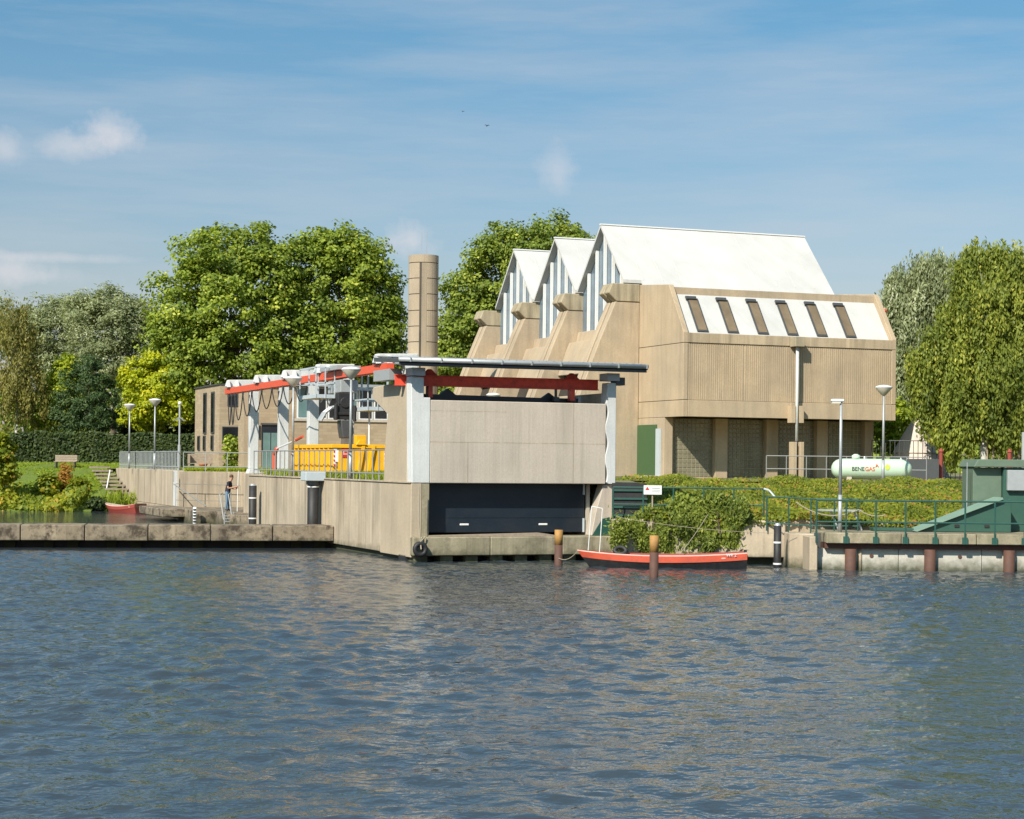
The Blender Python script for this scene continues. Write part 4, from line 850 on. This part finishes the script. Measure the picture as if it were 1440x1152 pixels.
# green cabinet and chute
t = thing('pump_cabinet', 'green metal cabinet with a grey box at the right edge', 'cabinet', wv(15.5,57,1.1))
MB(RB).box(14.12,15.0,56.6,58.0,1.1,3.05).build('side_panel', M['kioskl'], t, bevel=.02); MB(RB).box(15.0,18.6,56.4,58.2,1.1,3.05).build('body', M['kiosk'], t, bevel=.02)
MB(RB).prism([(14.06,3.06),(18.7,3.06),(18.7,3.30),(14.2,3.30)], 56.3, 58.3, 'y').build('roof', M['kioskl'], t, bevel=.02)
MB(RB).box(15.08,15.62,56.22,56.39,2.35,2.98).build('meter_box', M['grey'], t, bevel=.02); MB(RB).box(15.7,18.4,56.37,56.399,1.3,2.9).build('door', M['kiosk'], t, bevel=.01)
MB(RB).box(13.9,13.92,56.5,56.52,1.1,3.2).build('cable_conduit', M['grey'], t)
M['lid'] = paint('pale_green_lid', (.21,.32,.25), .6, 0, (.15,.25,.19), .6, 3)
t = thing('chute', 'sloping green metal chute cover leading up to the cabinet', 'chute', wv(13.5,56,1.1))
MB(RB).prism([(12.1,1.11),(15.0,1.11),(15.0,2.1),(14.7,2.08)], 55.5, 56.35, 'y').build('body', M['kiosk'], t, bevel=.01)
MB(RB).prism([(12.05,1.13),(12.15,1.11),(14.72,2.10),(14.7,2.16)], 55.35, 56.39, 'y').build('lid', M['lid'], t)
for X in (13.3,14.2): MB(RB).box(X,X+.14,55.47,55.499,1.25,1.33).build('vent', M['black'], t)
tag(MB(RB).box(10.9,12.1,55.6,56.3,1.11,1.20).build('cover_plate', M['kiosk'], bevel=.01), 'low green cover plate on the dock before the chute', 'plate')
# gas tank
t = thing('gas_tank', 'mint green horizontal gas tank behind the hedge', 'tank', wv(15.0,77,2.4)); cz, cr_ = 2.93, .43
mb = MB(RB); prof = []
X0, X1 = 13.3, 16.65; nn = 20; ring = []
pr = [(X0+.0, .02),(X0+.02,.14),(X0+.08,.26),(X0+.18,.35),(X0+.32,.41),(X0+.5,cr_),(X1-.5,cr_),(X1-.32,.41),(X1-.18,.35),(X1-.08,.26),(X1-.02,.14),(X1,.02)]
vs = [(x_, 77+r_*math.cos(2*math.pi*k/nn), cz+r_*math.sin(2*math.pi*k/nn)) for x_, r_ in pr for k in range(nn)]
mb.add(vs, [(j*nn+k, j*nn+(k+1)%nn, (j+1)*nn+(k+1)%nn, (j+1)*nn+k) for j in range(len(pr)-1) for k in range(nn)]); mb.build('shell', M['tank'], t, True)
MB(RB).cyl((14.32,77,3.34),(14.32,77,3.50),.17,n=16).cyl((14.32,77,3.50),(14.32,77,3.55),.15,.08,16).build('valve_dome', M['tank'], t, True)
MB(RB).cyl((14.68,77,3.34),(14.68,77,3.46),.035).cyl((16.2,77,3.3),(16.2,77,3.42),.03).build('fitting', M['white'], t)
for X in (13.9,16.0): MB(RB).box(X,X+.2,76.7,77.3,2.4,2.6).build('saddle', M['gate'], t)
TB = RB @ Matrix.Translation((0,77-cr_-.006,0)) @ Matrix.Rotation(R(90), 4, 'X')
text_mesh('lettering', 'BENE', .225, TB @ Matrix.Translation((14.60,2.93,0)), M['ink'], t, bold=.002, al='RIGHT')
text_mesh('lettering', 'GAS', .225, TB @ Matrix.Translation((14.615,2.93,0)), M['orange'], t, bold=.002, al='LEFT')
MB(RB).prism([(15.05,3.02),(15.11,3.15),(15.20,3.02),(15.16,3.02),(15.11,3.08),(15.08,3.02)], 77-cr_-.012, 77-cr_+.06, 'y').build('flame_logo', M['orange'], t)
MB(RB).prism([(15.55+.11*math.cos(a)*(1 if math.sin(a) < .5 else .6), 3.02+.12*math.sin(a)) for a in np.linspace(0, 2*math.pi, 14)[:-1]]+[], 77-cr_-.012, 77-cr_+.08, 'y').build('drop_logo', M['lime'], t)
# tank yard fence (dark bars) and grey rail
def fence(name, label, a, b_, z0, hgt, step, m, r=.018):
    return railing(name, label, [a, b_], 0, hgt, step, m, (.12,), .02, r)
fence('yard_fence', 'dark barred fence behind the gas tank beside the hall', wv(17.5,90,2.4), wv(27,88,2.4), 2.4, 1.9, .22, M['dgrey'])
railing('tank_railing', 'thin dark railing around the gas tank', [wv(10.8,78.5,2.4), wv(17.6,78.5,2.4)], 0, 1.05, .85, M['railgrey'], (.5,), .02, .02)
tag(MB(RB).box(17.6,19.4,84,84.2,2.4,3.4).build('dark_screen', M['dgrey']), 'low dark screen behind the right end of the tank', 'screen')
def tent(X, D, r, hgt, label):
    p = wv(X,D,2.4); t = thing('tent', label, 'tent', p); mb = MB(); n = 14
    mb.add([(p.x+rr*math.cos(2*math.pi*k/n), p.y+rr*math.sin(2*math.pi*k/n), 2.4+z) for rr, z in ((r,0),(r*.62,hgt*.42),(r*.66,hgt*.43),(r*.38,hgt*.72),(r*.06,hgt)) for k in range(n)], [(j*n+k, j*n+(k+1)%n, (j+1)*n+(k+1)%n, (j+1)*n+k) for j in range(4) for k in range(n)]); mb.build('canvas', M['tent'], t)
    MB().bar((p.x,p.y,2.4+hgt-.05),(p.x,p.y,2.4+hgt+.2),.04).build('pole', M['wood'], t)
tent(20.1,92,1.75,3.1,'cream canvas play tent behind the dark fence'); tent(25.2,90,2.3,1.9,'cream canvas tent beyond the weeping birch')
for (X, D, lab) in ((19.6,84.5,'red play post behind the fence by the tent'), (22.6,84,'red play frame half hidden by the birch')):
    p = wv(X,D,2.4); tag(MB().cyl((p.x,p.y,2.4),(p.x,p.y,3.75),.09,n=10).cyl((p.x,p.y,3.75),(p.x,p.y,3.9),.13,.04,10).build('play_post', M['hullred']), lab, 'play post')
p = wv(23.8,86,2.4); tag(MB().cyl((p.x,p.y,2.4),(p.x,p.y,4.7),.11,n=12).build('grey_post', M['grey']), 'thick pale grey post above the green cabinet', 'post')
fence('slat_fence', 'grey wooden fence at the right edge behind the birch', wv(22.6,88,2.4), wv(34,88,2.4), 2.4, 2.0, .3, M['wood'], .06)

# ================================================================== PLANTS
def scatter(name, label, cat, pts, nrm, fol, leaf, ratio, up=.6, kind='stuff', tone0=.45, tone_s=.25, blade=False, jit=.5, patch=None):
    n = len(pts)
    Nn = unit(nrm+RNG.normal(size=(n,3))*jit)
    if blade: T = unit(np.array((0,0,1.))+RNG.normal(size=(n,3))*.28); Nn = unit(Nn-T*(Nn*T).sum(1, keepdims=True))
    else: T = unit(np.cross(Nn, RNG.normal(size=(n,3))))
    tone = tone0+tone_s*RNG.normal(size=n)
    if patch is not None: tone = tone+patch
    me = leaf_mesh(name, pts, Nn, T, leaf*(.6+.8*RNG.random(n)), leaf*ratio*(.6+.8*RNG.random(n)), tone)
    o = link(name, me, F[fol])
    if kind: o['kind'] = kind
    return tag(o, label, cat)
def towr(X, D, Z): return np.stack([CAM.x+X*math.cos(YAW)+D*math.sin(YAW), CAM.y-X*math.sin(YAW)+D*math.cos(YAW), Z], -1)
# ground-cover slope on the right bank: soil sheet and leaves
def slope_z(X, D): 
    f = np.clip((D-57.0)/16., 0, 1); return 1.32+1.05*f**.8+.10*np.sin(X*1.3+D*.6)+.06*np.sin(X*2.9-D*1.1)
mb = MB(RB); xs = np.linspace(4.0,25,26); dd = np.linspace(57.0,74.5,14); vs = [(x_, d_, float(slope_z(np.array(x_), np.array(d_)))-.12) for d_ in dd for x_ in xs]; n = len(xs)
mb.add(vs, [(j*n+k, j*n+k+1, (j+1)*n+k+1, (j+1)*n+k) for j in range(len(dd)-1) for k in range(n-1)]); struct(mb.build('embankment', M['soil'], smooth=True))
n = 95000; X = RNG.uniform(4.0,24.5,n); D = 56.5+17.7*RNG.random(n)**1.25; Z = slope_z(X, D)+RNG.random(n)*.22-.06
scatter('ground_cover', 'low yellow green ground cover on the bank below the hall', 'ground cover', towr(X,D,Z), np.array((-.2,-.5,.8)), 'cover', .115, .6, patch=.22*np.sin(X*1.7+np.sin(D*1.1)*2)+.12*np.sin(X*4.3))
# shrub hanging over the wall
n = 42000; X = 7.2-3.7*RNG.random(n); edge_ = np.clip((X-4.7)/.5,0,1); top_ = 1.72+.38*edge_+.10*np.sin(X*5.3)*edge_-.5*np.clip((4.1-X)/.5,0,1); bot = .36+.16*np.sin(X*2.2)+.12*np.sin(X*7.1)+.05*np.sin(X*17)+1.0*np.clip((X-6.75)/.5,0,1)+.6*np.clip((3.85-X)/.35,0,1)
q = RNG.random(n); Z = bot+(top_-bot)*q; bul = (.22+.26*np.sin(np.pi*np.clip(q*.8+.05,0,1)))*(.65+.35*np.sin(X*3.1+1)*np.sin(Z*3.3)+.22*np.sin(X*9+Z*4)); D = 56.78-bul*RNG.random(n)**.45+np.clip(q-.7,0,1)*RNG.random(n)*4.5
stray = RNG.random(n) < .035; Z = np.where(stray, Z+.16*RNG.normal(size=n), Z); X = np.where(stray, X+.16*RNG.normal(size=n), X); D = np.where(stray, D-.15*RNG.random(n), D)
ok_ = (top_ > bot) & ~((X < 4.72) & (Z > 2.05) & (D < 56.8)); pt_ = .25*np.sin(X*2.7+Z*3)[ok_]
P = towr(X,D,Z)[ok_]; nk = len(P); T = unit(np.array((0,0,-1.))+RNG.normal(size=(nk,3))*.65); Nn = unit(np.array((-.3,-.8,.6))+RNG.normal(size=(nk,3))*.55); Nn = unit(Nn-T*(Nn*T).sum(1, keepdims=True))
me = leaf_mesh('foliage', P, Nn, T, .16*(.6+.8*RNG.random(nk)), .060*(.6+.8*RNG.random(nk)), .42+.22*RNG.normal(size=nk)+pt_*.6); so_ = thing('hanging_shrub', 'dense green shrub hanging over the wall behind the rowing boat', 'shrub', (0,0,0)); link('foliage', me, F['hang'], so_)
mb = MB(); [mb.tube([wv(3.8+k*.5,56.95,1.4), wv(3.8+k*.5,56.55,1.6), wv(3.9+k*.5,56.52,.8)], .02, 5) for k in range(7)]; mb.build('stem', M['bark'], so_)
# small plant left of the shrub
n = 900; c = wv(3.25,56.1,.9); P = np.array(c)+RNG.normal(size=(n,3))*np.array((.14,.12,.26)); pl = thing('shrub', 'small pale leafed plant between the gate and the hanging shrub', 'shrub', (c.x,c.y,.3))
Tn = unit(RNG.normal(size=(n,3))); me = leaf_mesh('foliage', P-np.array((c.x,c.y,.3)), unit(np.cross(Tn, RNG.normal(size=(n,3)))), Tn, .16, .05, .6+.2*RNG.normal(size=n)); link('foliage', me, F['hang'], pl); MB().bar((c.x,c.y,.3),(c.x,c.y,.95),.03).build('stem', M['bark'], pl)
# grass along quay and lawn
n = 9000; Xw = RNG.uniform(.12,2.2,n)**1; Yw = RNG.uniform(3.0,21.4,n); P = np.stack([Xw, Yw, 2.47+RNG.random(n)*.14], -1)
scatter('grass', 'grass strip along the quay behind the railing', 'grass', P, np.array((-.6,-.6,.2)), 'grass', .26, .13, blade=True)
n = 3500; P = np.stack([RNG.uniform(1.2,6,n), RNG.uniform(43.3,46,n), 2.43+RNG.random(n)*.12], -1)
scatter('grass', 'dry grass strip on top of the basin wall', 'grass', P, np.array((-.6,-.6,.2)), 'grass', .24, .16, blade=True, tone0=.75)
n = 26000; X = RNG.uniform(-46,-25.2,n); f = RNG.random(n); D = 110.5+15*f; Z = np.interp(D, ds, zs)+RNG.random(n)*.05
scatter('grass', 'mown lawn sloping down to the left bank', 'grass', towr(X,D,Z), np.array((-.2,-.5,.8)), 'grass', .26, .3, tone0=.35)
n = 12000; X = RNG.uniform(-46,-24.9,n); D = 105.2+4.6*RNG.random(n); hgt = .9*(.5+.5*np.sin(X*1.1)*np.sin(X*.37+2))+.35; Z = np.interp(D, ds, zs)+RNG.random(n)*hgt
scatter('bank_weeds', 'wild yellow green weeds along the left waterline', 'weeds', towr(X,D,Z), np.array((-.2,-.7,.5)), 'weed', .30, .5, patch=.25*np.sin(X*2.1))
n = 520; X = -23.2+.55*RNG.normal(size=n); D = RNG.uniform(107.5,109.5,n); scatter('reeds', 'upright green reeds behind the small red boat', 'reeds', towr(X,D,.25+RNG.random(n)**2*.75), np.array((-.3,-.8,.2)), 'grass', .75, .07, blade=True)
def bush(name, label, px, py, rpx, rpy, D, fol, nc, per, leaf, zb, cr=.35):
    l = lobe(px, py, rpx, rpy, D); b_ = (l[0][0], l[0][1], zb); return tree(name, label, 'shrub', b_, [l], fol, nc, per, leaf, cr, trunk=.05)
bush('russet_shrub', 'orange russet upright plant on the left bank', 92,676,9,20,110,'russet',30,40,.17,1.0)
bush('bank_shrub', 'yellowish leafy plant left of the russet plant', 68,684,14,18,109,'weed',36,40,.2,.8)
bush('bank_shrub', 'green shrub right of the russet plant', 108,686,12,12,109,'weed',36,40,.2,.8)
bush('bank_shrub', 'tall green shrub at the left picture edge', 4,650,17,40,107,'weed',60,60,.22,.6,.5)
bush('bank_shrub', 'dark overhanging shrub at the waterline near the small boat', 136,710,11,8,107,'ivy',30,40,.2,.2)
tree('climbing_shrub', 'loose green climbing plant behind the bench railing', 'shrub', tuple(spot(328,660,103)), [lobe(326,622,8,12,103),lobe(331,640,10,14,103),lobe(322,650,8,10,103),lobe(338,630,5,9,103)], 'maple', 46, 26, .2, .35, trunk=.04)
# ivy fence
t = thing('ivy_fence', 'dark ivy covered fence behind the lawn and railing', 'hedge', wv(-25,126,2.5))
MB(RB).box(-48,-17.5,126.3,126.5,2.3,4.6).build('panel', M['soil'], t)
n = 26000; X = RNG.uniform(-48,-17.2,n); Z = 2.4+2.35*RNG.random(n)+.18*np.sin(X*1.7)*RNG.random(n); D = 126.25-.45*RNG.random(n)*(.6+.4*np.sin(X*2.3+Z*2))
P = towr(X,D,Z); Nn = unit(np.array((-.4,-.7,.4))+RNG.normal(size=(n,3))*.5); T = unit(np.cross(Nn, RNG.normal(size=(n,3)))); me = leaf_mesh('foliage', P-np.array(ORG[t.name]), Nn, T, .24, .2, .45+.28*RNG.normal(size=n)+.12*np.sin(X*2.3)); link('foliage', me, F['ivy'], t)
# trees
TG = 'trees behind the buildings'
def L(D, *ls): return [lobe(*l[:4], D, l[4] if len(l) > 4 else 0) for l in ls]
def T_(label, px, D, ls, fol, nc, per, leaf, cr=.7, **k):
    b_ = wv((px-720)/2600*D, D, 2.3); return tree(k.pop('name','tree'), label, 'tree', tuple(b_), L(D,*ls), fol, nc, per, leaf, cr, group=TG, **k)
T_('big round maple left of the chimney, the larger left crown', 325, 128, [(325,420,88,95),(268,430,56,78),(375,390,52,74),(300,368,56,50),(352,350,46,38),(250,475,40,58),(330,505,90,48),(395,470,42,75),(280,520,60,36),(385,520,50,36)], 'maple', 600, 84, 0.27, .95, trunk=.35)
T_('big maple directly left of the chimney', 480, 130, [(480,420,66,90),(435,400,40,74),(522,430,42,82),(470,352,44,34),(508,372,38,42),(540,470,28,48),(470,500,78,46),(450,520,60,34),(525,510,40,34)], 'maple', 520, 84, 0.27, .95, trunk=.3)
T_('large dense tree behind the white gables', 740, 132, [(770,370,64,64),(700,400,56,74),(655,440,40,64),(785,337,42,30),(725,350,46,34),(812,352,24,26),(690,480,76,64),(645,500,38,64),(640,540,32,40)], 'back', 600, 84, 0.26, .95, trunk=.35)
T_('silver grey willow behind the lawn at the left', 155, 142, [(150,460,56,52),(118,440,32,28),(188,452,28,38),(152,425,30,20),(208,478,20,48),(150,510,60,34),(200,520,30,30)], 'silver', 520, 80, 0.28, .85, ratio=.35, name='willow_tree')
T_('silver grey willow farthest left behind the thin birch', 70, 146, [(75,472,50,48),(100,440,28,26),(55,440,26,22),(30,475,40,44),(70,520,56,34),(-10,460,40,40)], 'silver', 480, 76, 0.28, .85, ratio=.35, name='willow_tree')
T_('thin brownish birch at the left picture edge', 18, 128, [(18,500,34,68),(30,470,18,40),(12,560,34,45),(45,560,24,45)], 'olive', 190, 50, .26, .8, style='weep', bark='birchbark', trunk=.12, ratio=.4, name='birch_tree')
T_('dark green pine in front of the willows', 122, 127.6, [(122,560,42,50),(125,520,24,22),(100,580,28,36),(148,570,22,42)], 'pine', 210, 80, .24, .55, ratio=.3, trunk=.14, name='pine_tree')
T_('yellow green tree left of the dark pine', 82, 130, [(85,560,26,46),(95,520,16,18),(62,590,20,24)], 'lime', 110, 60, .26, .6, trunk=.1)
T_('golden yellow tree beside the brick building', 222, 127.8, [(222,548,46,40),(195,540,28,32),(250,545,28,28),(225,512,26,18),(205,580,36,24),(250,575,26,18)], 'gold', 240, 95, 0.21, .6, trunk=.13)
T_('dark green tree under the golden tree', 235, 131, [(235,600,50,30),(190,600,30,26),(275,600,24,20)], 'ivy', 130, 60, .28, .6, trunk=.1)
T_('pale weeping willow right of the hall', 1290, 112, [(1290,430,42,58),(1260,440,26,44),(1310,400,34,34),(1285,510,46,56),(1340,420,36,50),(1275,560,36,40)], 'silver', 500, 104, .28, .9, style='weep', ratio=.32, trunk=.2, name='willow_tree')
T_('big yellow green birch at the right picture edge', 1385, 88, [(1390,440,52,72),(1345,500,42,60),(1415,400,40,42),(1370,390,28,32),(1330,560,44,50),(1400,540,62,60),(1440,470,40,80),(1345,610,34,36),(1410,600,40,34),(1300,520,22,36)], 'birch', 960, 116, .22, .72, style='weep', ratio=.42, bark='birchbark', trunk=.16, name='birch_tree')
T_('green tree filling the gap right of the birch', 1480, 96, [(1480,460,50,80),(1470,560,60,70)], 'back', 200, 80, 0.22, .7, trunk=.2)
T_('green bush behind the tent beside the hall', 1262, 100, [(1262,600,36,40),(1300,620,36,30)], 'lime', 90, 60, .22, .6, trunk=.1)
mb = MB(RB)
# far woodland closing the horizon
n = 16000; X = RNG.uniform(-130,130,n); D = 190+12*RNG.random(n); hz = 7.5+2.0*np.sin(X*.11)+1.3*np.sin(X*.31+1); Z = 2.2+RNG.random(n)*hz
scatter('distant_wood', 'far band of trees closing the horizon', 'wood', towr(X,D,Z), np.array((-.3,-.7,.5)), 'back', 1.1, .8)
# birds
for (px, py, s_, lab) in ((685,177,.13,'small dark bird flying above the chimney, the lower one'), (651,157,.08,'small dark bird flying, the upper one')):
    c = spot(px, py, 80); mb = MB(Matrix.Translation(c) @ Matrix.Rotation(.5, 4, 'Y'))
    t = thing('bird', lab, 'bird', c); mb.lathe([(.001,-.5*s_),(.10*s_,-.25*s_),(.14*s_,.05*s_),(.07*s_,.3*s_),(.001,.42*s_)], (0,0,0), 8); mb.build('body', M['black'], t, True)
    for q in (1,-1): MB(Matrix.Translation(c)).prism([(0,.12*s_),(q*.5*s_,.35*s_),(q*.95*s_,.15*s_),(q*.5*s_,.16*s_),(0,-.08*s_)], -.012, .012, 'y').build('wing', M['black'], t)
